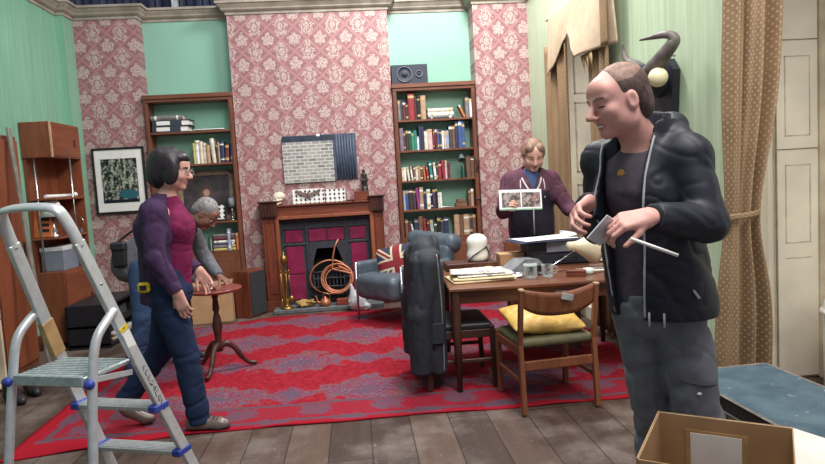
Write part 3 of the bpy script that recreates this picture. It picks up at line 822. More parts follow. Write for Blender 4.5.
MB().lathe([(0.0, 0), (0.055, 0.0), (0.066, 0.03), (0.060, 0.06), (0.035, 0.085), (0.014, 0.095), (0.016, 0.105), (0.0, 0.115)], 18).build('body', F['copper'], k)
MB().tube(curve_pts([(-0.055, 0, 0.035), (-0.085, -0.005, 0.055), (-0.098, -0.005, 0.10), (-0.11, -0.005, 0.125)], 5), [0.016] * 6 + [0.010] * 10, 8).build('spout', F['copper'], k)
MB().tube(curve_pts([(0.055, 0, 0.05), (0.05, 0, 0.12), (0, 0, 0.145), (-0.04, 0, 0.09)], 5), 0.005, 6).build('handle', F['brass'], k)
single(MB().bx(-0.30, -0.155, 7.33, 7.42, 0.051, 0.125, 0, 0.006), 'brick', plain('red_brick', S(132, 58, 46), 0.85, 0, 0.2, 40, bump=0.3), 'single red brick on the hearth beneath the copper coil', 'brick', (-0.23, 7.38, 0.051))
# copper coil leaning on the grate
pts = []; c0 = Vector((-0.275, 7.475, 0.34)); tl = Matrix.Rotation(-0.22, 3, 'X')
for i in range(150):
    a = i * 2 * PI / 30 + 0.5; r = 0.180 - 0.012 * math.sin(i * 0.13) - (0.035 if 60 < i < 95 else 0) ; pts.append(c0 + tl @ Vector((r * math.cos(a) * 0.98, 0.016 * math.sin(i * 0.21) - 0.0004 * i, r * math.sin(a) * 0.92)))
pts += [Vector((-0.33, 7.47, 0.46)), Vector((-0.315, 7.50, 0.60)), Vector((-0.285, 7.52, 0.72)), Vector((-0.24, 7.53, 0.80))]
cb = MB().tube(pts, 0.010, 8)
pts = []
for i in range(40):
    a = i * 2 * PI / 32 + 2.2; pts.append(Vector((-0.36 + 0.235 * math.cos(a), 7.50 - 0.02 * math.sin(i * 0.4), 0.36 + 0.20 * math.sin(a))))
cb.tube(pts, 0.010, 8)
single(cb, 'copper_coil', F['copper'], 'loose coil of copper pipe leaning in front of the fire grate', 'pipe coil', (-0.28, 7.47, 0.13))
# plastic bag
v = Vol((-0.25, 7.0, -0.02), (0.16, 7.4, 0.36), 0.008)
v.ell((-0.06, 7.2, 0.10), (0.10, 0.09, 0.11), None, 0.03); v.cone((-0.09, 7.2, 0.12), (-0.12, 7.2, 0.30), 0.06, 0.015, 0.05); v.cone((0.0, 7.18, 0.05), (0.05, 7.15, 0.05), 0.07, 0.04, 0.04); v.wrinkle(0.012, 30, 3); v.cut(lambda X, Y, Z: 0.0125 - Z + 0 * X + 0 * Y)
bg = organic(v, 'plastic_bag', [plain('white_polythene', S(196, 198, 204), 0.35, 0, 0.06, 20)], None, (-0.05, 7.2, 0.012)); bg.location = (-0.05, 7.2, 0.012)
tag(bg, 'crumpled white plastic bag on the floor between hearth and grey armchair', 'bag')

# loudspeaker left of the fireplace
t = thing('loudspeaker', 'tall brown wooden loudspeaker with black front standing left of the fireplace', 'loudspeaker', (-1.27, 7.38, 0.0), 1.10)
MB().bx(-0.155, 0.155, -0.10, 0.10, 0.002, 0.53, 0, 0.005).build('cabinet', W['mahog'], t)
MB().bx(-0.14, 0.14, -0.112, -0.101, 0.02, 0.515, 0, 0.004).build('grille', plain('black_cloth', S(48, 50, 54), 0.9, 0, 0.1, 80), t)
# ---------------------------------------------------------------- bookcases
def bookcase(name, label, x0, x1, shelves, top, door_z):
    yf, yb = 7.65, 7.885
    t = thing(name, label, 'bookcase', ((x0 + x1) / 2, 7.77, 0))
    for xa in (x0, x1 - 0.045):
        b = MB(); b.bx(xa, xa + 0.045, yf, yb, 0.0, top - 0.05, 0, 0.004); b.bx(xa + 0.012, xa + 0.033, yf - 0.006, yf + 0.002, 0.08, top - 0.12, 0, 0.003); b.build('side_panel', W['case'], t, world=True)
    b = MB(); b.bx(x0 - 0.012, x1 + 0.012, yf - 0.018, yb, top - 0.05, top, 0, 0.006); b.bx(x0, x1, yf - 0.004, yb, top - 0.085, top - 0.05, 0, 0.004); b.build('crown', W['case_x'], t, world=True)
    for z in shelves: MB().bx(x0 + 0.046, x1 - 0.046, yf + 0.006, yb, z - 0.024, z, 0, 0.003).build('shelf', W['case_x'], t, world=True)
    n = 2; w = (x1 - x0 - 0.092) / n
    MB().bx(x0 + 0.046, x1 - 0.046, yf + 0.01, yb, 0.0, 0.07, 0, 0.003).build('plinth', W['case_x'], t, world=True)
    for i in range(n):
        xa = x0 + 0.046 + i * w; d = MB(); d.bx(xa + 0.002, xa + w - 0.002, yf + 0.004, yf + 0.024, 0.072, door_z - 0.026, 0, 0.004)
        d.bx(xa + 0.06, xa + w - 0.06, yf - 0.001, yf + 0.006, 0.14, door_z - 0.09, 0, 0.005); o = d.build('door', W['case'], t, world=True)
        kx = xa + (w - 0.035 if i == 0 else 0.035)
        q = MB(); q.ell((kx, yf - 0.012, 0.42), (0.012, 0.014, 0.012), 10, 8); o2 = q.build('knob', F['brass'], None); o2.parent = o; o2.location = tuple(-a for a in t.location)
    return t
bookcase('bookcase', 'brown wooden bookcase in the left alcove, with files, a painting and few books', -2.352, -1.358, (2.15, 1.77, 1.09, 0.74), 2.575, 0.74)
bookcase('bookcase', 'brown wooden bookcase in the right alcove with five shelves full of books', 0.508, 1.492, (2.15, 1.79, 1.43, 1.08, 0.74), 2.575, 0.74)

ORD = ['first', 'second', 'third', 'fourth', 'fifth', 'sixth', 'seventh', 'eighth', 'ninth', 'tenth', 'eleventh', 'twelfth', 'thirteenth', 'fourteenth', 'fifteenth', 'sixteenth', 'seventeenth', 'eighteenth', 'nineteenth', 'twentieth', 'twenty-first', 'twenty-second', 'twenty-third', 'twenty-fourth', 'twenty-fifth', 'twenty-sixth']
COL = {'grey': (120, 112, 112), 'dark grey': (66, 66, 72), 'black': (38, 36, 38), 'maroon': (104, 42, 52), 'red': (158, 44, 52), 'dark brown': (70, 50, 44), 'brown': (118, 80, 62), 'tan': (178, 140, 108),
       'cream': (214, 200, 176), 'white': (224, 222, 218), 'pink': (206, 170, 172), 'mauve': (122, 100, 116), 'dark green': (48, 74, 66), 'bright green': (52, 150, 92), 'teal': (40, 128, 124), 'navy': (46, 54, 88),
       'blue': (58, 84, 148), 'pale blue': (140, 160, 190), 'purple': (78, 54, 92), 'magenta': (150, 46, 122), 'orange': (206, 110, 60), 'yellow': (208, 184, 92), 'pale green': (160, 178, 164)}
PAGE = plain('book_pages', S(206, 198, 180), 0.85, 0, 0.06, 60)
def book_mat(c):
    g_ = sum(COL[c]) / 3; return plain('book_cover_' + c.replace(' ', '_'), S(*[x * .80 + g_ * .20 for x in COL[c]]), 0.55, 0, 0.10, 18)
GOLD = plain('spine_band', S(190, 164, 110), 0.5)
def book_mesh(w, h, d, seed):
    """upright book: spine towards -y, x thickness w, base at z = 0"""
    b = MB(); r = random.Random(seed); c = min(0.003, w * 0.2)
    b.bx(-w / 2, -w / 2 + c, -d / 2, d / 2, 0, h, 0); b.bx(w / 2 - c, w / 2, -d / 2, d / 2, 0, h, 0)
    n = 6; prof = [(-w / 2 + w * i / n, -d / 2 - 0.18 * w * math.sin(PI * i / n)) for i in range(n + 1)]
    b.prism(prof + [(w / 2, -d / 2 + 0.004), (-w / 2, -d / 2 + 0.004)], h, 0)
    b.bx(-w / 2 + c, w / 2 - c, -d / 2 + 0.004, d / 2 - 0.004, 0.004, h - 0.004, 1)
    if r.random() < 0.75:
        for f in ((0.12, 0.80) if r.random() < 0.5 else (0.84,)):
            z = h * f; hh = 0.012 + 0.02 * r.random()
            b.prism([(x * 0.96, y - 0.0012) for x, y in prof] + [(w * 0.47, -d / 2 + 0.003), (-w * 0.47, -d / 2 + 0.003)], hh, 2, (0, 0, z))
    return b
BK = [0]
def book(col, x, y, z, w, h, d, label, group, lean=0.0, band=None, loc_rot=None):
    BK[0] += 1; band = band or ('white' if BK[0] % 3 == 0 else None)
    o = book_mesh(w, h, d, BK[0]).build('book', [book_mat(col), PAGE, book_mat(band) if band else GOLD])
    tag(o, label, 'book', group); o.location = (x, y, z)
    o.rotation_euler = loc_rot if loc_rot else (0, lean, 0)
    return o
def row(x, z, spec, where, group, d=0.16, yfront=7.672):
    """spec: (colour, thickness, height, lean) left to right; x = left end"""
    for i, sp in enumerate(spec):
        c, w, h = sp[:3]; le = math.radians(sp[3]) if len(sp) > 3 else 0; gap = sp[4] if len(sp) > 4 else 0
        x += gap; dd = d * (0.85 + 0.3 * ((i * 37) % 11) / 11); yy = yfront + dd / 2 + 0.02 * ((i * 53) % 7) / 7
        lab = '%s %s, %s from left on %s' % (c, 'leaning book' if le else ('thin book' if w < 0.022 else ('thick book' if w > 0.045 else 'book')), ORD[i], where)
        foot = w * math.cos(le) + h * abs(math.sin(le))
        if le > 0: px, pz = x + w / 2 * math.cos(le), z + 0.001 + w / 2 * math.sin(le)       # top leans to the right
        elif le < 0: px, pz = x + foot - w / 2 * math.cos(le), z + 0.001 + w / 2 * math.sin(-le)
        else: px, pz = x + w / 2, z + 0.001
        book(c, px, yy, pz, w - 0.001, h, dd, lab, group, le)
        x += foot if le else w
        x += 0.0015
    return x
def k(*a): return a
T = 1 / 400.0     # zoomed pixels of the photo to metres
R1 = 'the right bookcase\'s top shelf'; G1 = 'books on the top shelf of the right bookcase'
xe = row(0.560, 2.15, [k('grey', .030, .235), k('dark grey', .026, .235), k('maroon', .032, .22), k('dark brown', .030, .20), k('red', .075, .305), k('dark brown', .030, .275), k('black', .040, .285), k('tan', .062, .28)], R1, G1)
for i, (c, th) in enumerate((('dark grey', .026), ('white', .048), ('cream', .046))):
    z0 = 2.151 + (0, .027, .076)[i]
    book(c, 1.075, 7.76, z0 + th / 2, th, .32 - .01 * i, .17, '%s book %s of the flat stack on the right bookcase\'s top shelf' % (c, ('at the bottom', 'in the middle', 'on top')[i]), 'flat stack on the right bookcase', loc_rot=(0, PI / 2, 0)).location.x = 0.915
row(1.285, 2.15, [k('orange', .022, .155, -24), k('grey', .048, .235, 0, .004), k('white', .038, .215)], R1 + ', after the flat stack', G1)
R2 = 'the right bookcase\'s second shelf'
row(0.562, 1.79, [k('mauve', .045, .27), k('dark grey', .024, .23), k('dark brown', .030, .24), k('dark green', .036, .245), k('bright green', .026, .21), k('teal', .038, .235), k('white', .022, .16), k('navy', .030, .285), k('navy', .030, .28), k('cream', .040, .22), k('pink', .058, .24), k('red', .018, .235, 3), k('maroon', .022, .24), k('blue', .026, .235), k('dark grey', .028, .225), k('white', .024, .215), k('pink', .022, .21), k('pale blue', .036, .215), k('dark grey', .040, .27), k('brown', .036, .27), k('navy', .034, .31), k('blue', .044, .32), k('blue', .034, .31)], R2, 'books on the second shelf of the right bookcase')
R3 = 'the right bookcase\'s third shelf'
row(0.562, 1.43, [k('cream', .024, .16), k('white', .030, .165), k('cream', .026, .165, -6), k('white', .020, .17, -6), k('brown', .026, .17), k('cream', .030, .165), k('tan', .026, .17), k('brown', .028, .165), k('orange', .022, .165, -4), k('red', .024, .16, -4), k('teal', .034, .215, -4), k('white', .028, .20, -4), k('dark grey', .020, .18), k('red', .038, .19), k('red', .030, .225, -3), k('pink', .024, .22), k('maroon', .036, .19)], R3, 'books on the third shelf of the right bookcase')
row(1.30, 1.43, [k('teal', .018, .15), k('brown', .052, .26, 0, .03), k('brown', .042, .25)], R3 + ', by the clip lamp', 'books on the third shelf of the right bookcase')
R4 = 'the right bookcase\'s fourth shelf'
row(0.562, 1.08, [k('pale blue', .028, .235), k('blue', .034, .24), k('dark brown', .056, .25), k('dark grey', .030, .235), k('magenta', .030, .26, -3), k('tan', .048, .265), k('navy', .034, .225), k('white', .044, .235), k('black', .026, .20), k('purple', .032, .235), k('black', .028, .245), k('cream', .024, .19), k('white', .024, .19)], R4, 'books on the fourth shelf of the right bookcase')
row(1.355, 1.08, [k('brown', .030, .20), k('tan', .034, .21)], R4 + ', at its right end', 'books on the fourth shelf of the right bookcase')
R5 = 'the right bookcase\'s bottom shelf'
row(0.566, 0.74, [k('brown', .036, .225), k('maroon', .030, .20), k('white', .020, .165, -8), k('navy', .050, .225), k('brown', .052, .255), k('red', .034, .23, -3), k('maroon', .030, .20), k('pale green', .040, .20, -4), k('dark green', .034, .165), k('black', .044, .235), k('dark grey', .036, .21), k('navy', .058, .225)], R5, 'books on the bottom shelf of the right bookcase')
row(1.165, 0.74, [k('tan', .062, .25), k('brown', .050, .24), k('tan', .072, .245), k('dark grey', .034, .25), k('brown', .042, .24)], R5 + ', towards its right end', 'books on the bottom shelf of the right bookcase')
# small card boxes, sheets, lamp
for i, (w, h, zz) in enumerate(((.135, .050, 1.0815), (.10, .042, 1.1325))):
    single(MB().bx(1.27 - w / 2, 1.27 + w / 2, 7.68, 7.80, zz, zz + h, 0, 0.003), 'card_box', plain('brown_card_box', S(112, 80, 62), 0.8), ('lower and wider' if i == 0 else 'upper and smaller') + ' brown card box of the pair on the fourth right-hand shelf', 'box', (1.27, 7.74, zz), 'small card boxes on the right bookcase')
b = MB().sheet(lambda u, v: (1.00 + .17 * u, 7.68 + .15 * v, 1.088 + .006 * math.sin(3 * u + v)), 10, 8, 0.004)
single(b, 'paper_sheets', F['white'], 'few loose pale sheets lying flat on the fourth shelf of the right bookcase', 'papers', (1.08, 7.75, 1.083))
t = thing('clip_lamp', 'small dark clip-on lamp with a bent arm on the third right-hand shelf', 'lamp', (1.475, 7.655, 1.52))
MB().box((0, -0.012, 0), (0.03, 0.022, 0.05), 0, None, 0.004).build('clip', F['bronze'], t)
MB().tube(curve_pts([(0, -0.02, 0.0), (-0.02, -0.06, 0.10), (-0.09, -0.08, 0.16), (-0.16, -0.09, 0.145)], 6), 0.007, 8).build('arm', F['bronze'], t)
Rl = Matrix((Vector((1, 0, 0)), Vector((0, -0.8, 0.6)), Vector((0, -0.6, -0.8)))).transposed()
MB().lathe([(0.0, -0.05), (0.022, -0.05), (0.030, -0.02), (0.046, 0.03), (0.043, 0.03), (0.026, -0.018), (0.0, -0.022)], 18, (-0.20, -0.10, 0.14), Rl).build('shade', plain('lamp_grey', S(84, 96, 104), 0.4), t)
t = thing('clamp', 'small dark metal clamp gripping the right edge of the right bookcase', 'clamp', (1.497, 7.62, 1.165))
b = MB(); b.tube([(-0.06, 0.0, 0.0), (0.01, 0.0, 0.0)], 0.009, 8); b.box((0.012, 0.0, 0), (0.012, 0.024, 0.055), 0, None, 0.003); b.ell((-0.066, 0, 0), (0.012, 0.012, 0.014), 8, 6); b.build('screw_bar', F['bronze'], t)
MB().box((0.0, 0.016, -0.018), (0.03, 0.012, 0.018), 0, None, 0.003).build('jaw', F['bronze'], t)
t = thing('speaker_box', 'black box loudspeaker with two circular cones lying on top of the right bookcase', 'loudspeaker', (0.725, 7.78, 2.576))
MB().bx(-0.215, 0.215, -0.10, 0.10, 0.0, 0.225, 0, 0.004).build('cabinet', plain('black_vinyl', S(44, 48, 64), 0.5, 0, 0.1, 60), t)
ring = plain('cone_ring', S(118, 122, 138), 0.4)
for x, r in ((-0.06, 0.088), (0.112, 0.038)):
    b = MB(); Rf = Matrix.Rotation(PI / 2, 3, 'X'); b.lathe([(r, -0.002), (r, 0.008), (r * 0.93, 0.010), (r * 0.92, 0.003), (r * 0.3, -0.0005), (r * 0.28, 0.006), (0.0, 0.012)], 28, (x, -0.101, 0.112), Rf); o = b.build('driver', plain('driver_cone', S(52, 54, 66), 0.6), t)
    q = MB(); q.tube([(x + r * 1.0 * math.cos(a), -0.1115, 0.112 + r * math.sin(a)) for a in [2 * PI * i / 28 for i in range(28)]], 0.004, 6, closed=True); q.build('ring', ring, o)

# left bookcase contents
def arch_file(x, z, w, label, c):
    t = thing('arch_file', label, 'file', (x, 7.77, z), 0, 'files lying on the left bookcase')
    b = MB(); b.bx(-w / 2, w / 2, -0.11, 0.11, 0, 0.006, 0); b.bx(-w / 2, w / 2, -0.11, 0.11, 0.062, 0.068, 0); b.bx(-w / 2, w / 2 - 0.10, -0.112, -0.106, 0, 0.068, 0); b.bx(-w / 2, -w / 2 + 0.006, -0.11, 0.11, 0, 0.068, 0)
    b.build('cover', c, t); MB().bx(-w / 2 + 0.01, w / 2 - 0.02, -0.10, 0.10, 0.007, 0.058, 0).build('pages', F['white'], t)
    MB().bx(-w / 2 + 0.05, -w / 2 + 0.20, -0.1145, -0.1122, 0.012, 0.056).build('spine_label', F['white'], t); return t
fb = plain('file_black', S(50, 56, 66), 0.5)
arch_file(-2.07, 2.151, 0.42, 'black arch file with white spine label, bottom of the pile on the left bookcase', fb)
arch_file(-2.06, 2.220, 0.43, 'black arch file with white spine label, second of the pile on the left bookcase', fb)
book('grey', -2.29, 7.77, 2.289 + .026, .05, .36, .19, 'thick grey book lying on top of the two black arch files', 'files lying on the left bookcase', loc_rot=(0, PI / 2, 0))
b = MB().sheet(lambda u, v: (-1.82 + .34 * u, 7.67 + .18 * v, 2.164 + .012 * math.sin(5 * u) * v + 0.004), 14, 8, 0.010)
single(b, 'paper_sheets', F['white'], 'loose white papers lying right of the black files on the top left-hand shelf', 'papers', (-1.65, 7.76, 2.153))
row(-1.845, 1.77, [k('yellow', .022, .24), k('white', .046, .27), k('cream', .040, .255), k('cream', .030, .235), k('tan', .044, .21), k('cream', .046, .285, -4), k('dark grey', .022, .22), k('tan', .020, .24), k('navy', .048, .25), k('maroon', .046, .21, 4), k('blue', .034, .275, 4), k('dark grey', .018, .24)], 'the left bookcase\'s second shelf', 'books on the second shelf of the left bookcase', d=0.15)
row(-1.760, 0.74, [k('dark green', .018, .17), k('pale green', .018, .16), k('dark green', .020, .175)], 'the left bookcase\'s bottom shelf', 'upright books on the bottom shelf of the left bookcase')
z = 0.741
for i, (c, th, w) in enumerate((('yellow', .028, .25), ('grey', .040, .25), ('navy', .022, .24), ('white', .030, .24), ('maroon', .044, .24), ('grey', .030, .24))):
    o = book(c, -1.70 + (.25 - w) / 2, 7.76, z + th / 2, th - .001, w, .17, '%s book, %s from the bottom of the flat pile in the left bookcase' % (c, ORD[i]), 'flat pile in the left bookcase', loc_rot=(0, PI / 2, 0)); z += th
row(-1.432 - .012, 0.74, [k('orange', .034, .20)], 'the left bookcase\'s bottom shelf, against its side panel', 'upright books right of the flat pile')
row(-1.512 + .018, 0.74, [k('cream', .030, .17)], 'the left bookcase\'s bottom shelf, beside the orange book', 'upright books right of the flat pile', yfront=7.69)
row(-1.548 + .012, 0.74, [k('pale blue', .034, .255, 0)], 'the left bookcase\'s bottom shelf, against the flat pile', 'upright books right of the flat pile', yfront=7.66)
# painting, small picture, little lamp
def m_painting():
    m = Mat('dark_portrait', 0.4); x, y, z = m.coords(); n = m.noise(8, 4)
    d = ((x - 0.0) * (x) * 30 + (z - 0.30) * (z - 0.30) * 9).sqrt() + (n - 0.5) * 0.3; e = ((x) * (x) * 160 + (z - 0.34) * (z - 0.34) * 120).sqrt()
    c = m.mix(n.step(0.3, 0.7), S(52, 46, 52), S(78, 66, 70)); c = m.mix(d.step(0.55, 0.25), c, S(92, 70, 66)); c = m.mix(e.step(0.55, 0.35), c, S(178, 138, 120)); return m.color(c).m
t = thing('framed_painting', 'dark framed portrait painting leaning at the back of the left bookcase', 'painting', (-1.77, 7.80, 1.091))
Rt = Matrix.Rotation(-0.10, 3, 'X'); b = MB()
for c, d in (((0, 0, 0.03), (0.66, 0.03, 0.06)), ((0, 0, 0.575), (0.66, 0.03, 0.06)), ((-0.30, 0, 0.30), (0.06, 0.03, 0.6)), ((0.30, 0, 0.30), (0.06, 0.03, 0.6))): b.box(Rt @ Vector(c), d, 0, Rt, 0.006)
b.build('frame', plain('worn_gilt_frame', S(134, 116, 96), 0.5, 0, 0.15, 20), t)
MB().box(Rt @ Vector((0, 0.004, 0.30)), (0.54, 0.012, 0.50), 0, Rt).build('canvas', m_painting(), t)
t = thing('framed_print', 'small black framed print of pale shapes in front of the portrait painting', 'picture', (-1.665, 7.69, 1.091)); b = MB()
Rt = Matrix.Rotation(-0.12, 3, 'X')
for c, d in (((0, 0, 0.01), (0.27, 0.016, 0.02)), ((0, 0, 0.20), (0.27, 0.016, 0.02)), ((-0.125, 0, 0.105), (0.02, 0.016, 0.21)), ((0.125, 0, 0.105), (0.02, 0.016, 0.21))): b.box(Rt @ Vector(c), d, 0, Rt, 0.003)
b.build('frame', M['black'], t); MB().box(Rt @ Vector((0, 0.003, 0.105)), (0.235, 0.006, 0.175), 0, Rt).build('print', m_specimen('small_print', 0.4), t)
t = thing('table_lamp', 'tiny grey shaded lamp on a thin stem at the right of the left bookcase', 'lamp', (-1.465, 7.72, 1.091))
MB().lathe([(0.0, 0), (0.030, 0), (0.028, 0.008), (0.006, 0.014), (0.008, 0.05), (0.005, 0.07), (0.008, 0.10), (0.005, 0.17), (0.0, 0.17)], 14).build('stem', F['chrome'], t)
MB().lathe([(0.040, 0.16), (0.036, 0.26), (0.034, 0.26), (0.038, 0.16)], 18).build('shade', plain('grey_shade', S(132, 136, 142), 0.7), t)
# carton in front of the left bookcase
t = thing('carton', 'tan cardboard carton on the floor in front of the left bookcase', 'box', (-1.66, 7.25, 0.0), 0.12); cb_ = plain('tan_cardboard', S(176, 140, 104), 0.8, 0, 0.05, 8)
b = MB(); b.bx(-0.22, 0.22, -0.16, -0.156, 0.003, 0.42); b.bx(-0.22, 0.22, 0.156, 0.16, 0.003, 0.42); b.bx(-0.22, -0.216, -0.16, 0.16, 0.003, 0.42); b.bx(0.216, 0.22, -0.16, 0.16, 0.003, 0.42); b.bx(-0.22, 0.22, -0.16, 0.16, 0.003, 0.008); b.build('body', cb_, t)
b = MB(); b.box((-0.11, 0, 0.425), (0.218, 0.32, 0.004)); b.build('flap', cb_, t); b = MB(); b.box((0.11, 0, 0.427), (0.218, 0.32, 0.004), 0, Matrix.Rotation(-0.06, 3, 'Y')); b.build('flap', cb_, t)
# picture on the left pier
def m_photo():
    m = Mat('forest_photograph', 0.3); x, y, z = m.coords(); n = m.noise(9, 5, m.scaled((2.2, 1, 0.8)), 0.7); n2 = m.noise(40, 3)
    c = m.mix((n * 0.7 + n2 * 0.4).step(0.50, 0.68), S(28, 36, 38), S(176, 182, 164)); e = ((x - 0.09) * (x - 0.09) * 40 + (z - 0.22) * (z - 0.22) * 160).sqrt()
    c = m.mix(e.step(0.75, 0.6), c, S(44, 96, 108)); c = m.mix(z.lt(0.16), c, S(24, 36, 42)); return m.color(c).m
t = thing('framed_picture', 'black framed picture with white mount hanging on the papered left pier', 'picture', (-2.69, 7.672, 1.25)); b = MB()
for c, d in (((0, 0, 0.0125), (0.58, 0.03, 0.025)), ((0, 0, 0.745), (0.58, 0.03, 0.025)), ((-0.278, 0, 0.38), (0.025, 0.03, 0.75)), ((0.278, 0, 0.38), (0.025, 0.03, 0.75))): b.box(c, d, 0, None, 0.004)
b.build('frame', M['black'], t); MB().bx(-0.268, 0.268, -0.004, 0.01, 0.024, 0.735).build('mount', F['white'], t); MB().bx(-0.20, 0.20, -0.007, -0.003, 0.125, 0.63).build('photograph', m_photo(), t)

# ---------------------------------------------------------------- left wall furniture
UX0, UX1, UY0, UY1 = XL + 0.005, -2.86, 6.42, 7.08
t = thing('wall_unit', 'teak wall unit with top cupboard, rods and lower cupboard against the green left wall', 'shelf unit', (-3.0, 6.75, 0))
MB().bx(UX0, UX1, UY0, UY1, 1.86, 2.20, 0, 0.004).build('top_cupboard', W['teak'], t, world=True)
o = MB().bx(UX1 - 0.004, UX1 + 0.010, UY0 + 0.01, UY0 + 0.34, 1.875, 2.185, 0, 0.003).build('sliding_door', W['teak_y'], t, world=True)
o = MB().bx(UX1 - 0.004, UX1 + 0.006, UY0 + 0.335, UY1 - 0.01, 1.875, 2.185, 0, 0.003).build('sliding_door', W['teak_y'], t, world=True)
MB().bx(UX1 + 0.004, UX1 + 0.012, UY1 - 0.16, UY1 - 0.13, 1.98, 2.05, 0, 0.003).build('finger_pull', M['black'], t, world=True)
MB().bx(UX1 - 0.002, UX1 + 0.014, UY0 - 0.002, UY0 + 0.014, 1.86, 2.20).build('edge_strip', plain('pale_edge', S(190, 150, 120), 0.5), t, world=True)
for x, y in ((UX0 + 0.10, UY0 + 0.02), (UX1 - 0.01, UY1 - 0.26)):
    MB().tube([(x, y, 0.76), (x, y, 1.86)], 0.009, 8).build('rod', F['chrome'], t, world=True)
MB().bx(UX0, UX0 + 0.02, UY0 + 0.02, UY1, 0.76, 1.86).build('back_panel', W['teak'], t, world=True)
MB().bx(UX0 + 0.02, UX1, UY1 - 0.022, UY1, 0.76, 1.86, 0, 0.003).build('end_panel', W['teak'], t, world=True)
for z in (1.47, 1.09): MB().bx(UX0 + 0.021, UX1, UY0, UY1 - 0.023, z - 0.02, z, 0, 0.003).build('shelf', W['teak_y'], t, world=True)
MB().bx(UX0, UX1, UY0, UY1, 0.06, 0.755, 0, 0.004).build('lower_cupboard', W['teak'], t, world=True)
MB().bx(UX0 + 0.03, UX1 - 0.03, UY0 + 0.03, UY1 - 0.03, 0.0, 0.06).build('plinth', M['black'], t, world=True)
o = MB().bx(UX1, UX1 + 0.016, UY0 + 0.006, UY1 - 0.006, 0.075, 0.73, 0, 0.003).build('cupboard_door', W['teak_y'], t, world=True)
q = MB().ell((UX1 + 0.026, UY1 - 0.12, 0.45), (0.014, 0.014, 0.014), 10, 8).build('knob', F['bronze'], None); q.parent = o; q.location = tuple(-a for a in t.location)
b = MB().tube([(-2.98, 6.47, 1.488), (-2.92, 6.99, 1.488)], 0.017, 12); b.ell((-2.92, 6.99, 1.496), (0.026, 0.03, 0.026), 10, 8)
single(b, 'paper_roll', F['white'], 'rolled white paper tube on the upper open shelf of the teak unit', 'paper roll', (-2.95, 6.7, 1.471))
t = thing('table_lamp', 'small lamp with a white cone shade on the teak wall unit shelf', 'lamp', (-2.955, 6.53, 1.091))
MB().lathe([(0, 0), (0.05, 0), (0.05, 0.01), (0.02, 0.03), (0.035, 0.06), (0.015, 0.10), (0.012, 0.22), (0, 0.22)], 16).build('base', F['chrome'], t)
MB().lathe([(0.115, 0.20), (0.058, 0.352), (0.055, 0.352), (0.112, 0.20)], 24).build('shade', plain('white_shade', S(236, 234, 230), 0.7), t)
t = thing('boxed_book', 'orange spined boxed book leaning beside the white lamp on the teak unit', 'book', (-3.04, 6.46, 1.091)); Rb = Matrix.Rotation(-0.16, 3, 'X')
MB().box(Rb @ Vector((0, 0.02, 0.155)), (0.17, 0.045, 0.30), 0, Rb, 0.003).build('cover', plain('orange_cover', S(190, 104, 60), 0.6), t)
b = MB()
for i in range(4): b.box(Rb @ Vector((0.03, -0.0045, 0.07 + 0.055 * i)), (0.07, 0.003, 0.028), 0, Rb)
b.build('dark_print', M['black'], t)
single(MB().box((-3.055, 6.66, 1.20), (0.12, 0.03, 0.215), 0, None, 0.003), 'book', plain('dark_book', S(46, 42, 42), 0.6), 'black book standing behind the orange boxed book on the teak unit', 'book', (-3.055, 6.66, 1.092))
b = MB(); b.tube([(-2.90 + 0.05 * math.cos(a), 6.97, 1.20 + 0.06 * math.sin(a)) for a in [2 * PI * i / 20 for i in range(20)]], 0.004, 6, closed=True); b.box((-2.90, 6.97, 1.117), (0.05, 0.05, 0.05), 0, None, 0.004)
single(b, 'wire_loop', F['chrome'], 'small wire loop stand on the lamp shelf of the teak unit', 'ornament', (-2.9, 6.97, 1.091))
t = thing('storage_box', 'grey storage box with white lid on top of the lower teak cupboard', 'box', (-2.985, 6.73, 0.756))
MB().bx(-0.105, 0.105, -0.24, 0.24, 0, 0.20, 0, 0.004).build('body', plain('grey_card', S(118, 124, 138), 0.7, 0, 0.05), t)
MB().bx(-0.110, 0.110, -0.245, 0.245, 0.195, 0.235, 0, 0.004).build('lid', plain('white_lid', S(198, 200, 206), 0.6, 0, 0.05), t)
# tall board and white shelf at the far left
t = thing('wardrobe', 'tall dark teak wardrobe at the left edge beside the wall unit', 'wardrobe', (-3.02, 5.66, 0))
MB().bx(UX0, -2.93, 5.40, 5.93, 0.0, 2.02, 0, 0.005).build('carcass', wood('teak_deep', S(92, 50, 36), S(122, 72, 52), 'z'), t, world=True)
o = MB().bx(-2.93, -2.914, 5.41, 5.92, 0.05, 1.98, 0, 0.004).build('door', W['teak'], t, world=True)
q = MB().bx(-2.914, -2.90, 5.84, 5.86, 0.95, 1.10, 0, 0.003).build('handle', F['bronze'], None); q.parent = o; q.location = tuple(-a for a in t.location)
single(MB().bar((-2.66, 5.55, 0.003), (-2.885, 5.74, 2.08), 0.05, 0.02, 0, 0.003), 'metal_batten', plain('grey_batten', S(128, 124, 116), 0.5, 0.2), 'long grey metal batten leaning upright at the far left by the wardrobe', 'batten', (-2.66, 5.55, 0.0))
t = thing('shelf_unit', 'low white shelf unit with open shelves at the far left edge', 'shelf unit', (-2.78, 4.98, 0)); wp = M['cream_dirty']
for y in (4.78, 5.14): MB().bx(-3.12, -2.80, y, y + 0.024, 0.0, 1.12, 0, 0.003).build('side_panel', wp, t, world=True)
for z in (0.03, 0.55, 0.84, 1.12): MB().bx(-3.12, -2.80, 4.782, 5.162, z, z + 0.022, 0, 0.003).build('shelf', wp, t, world=True)
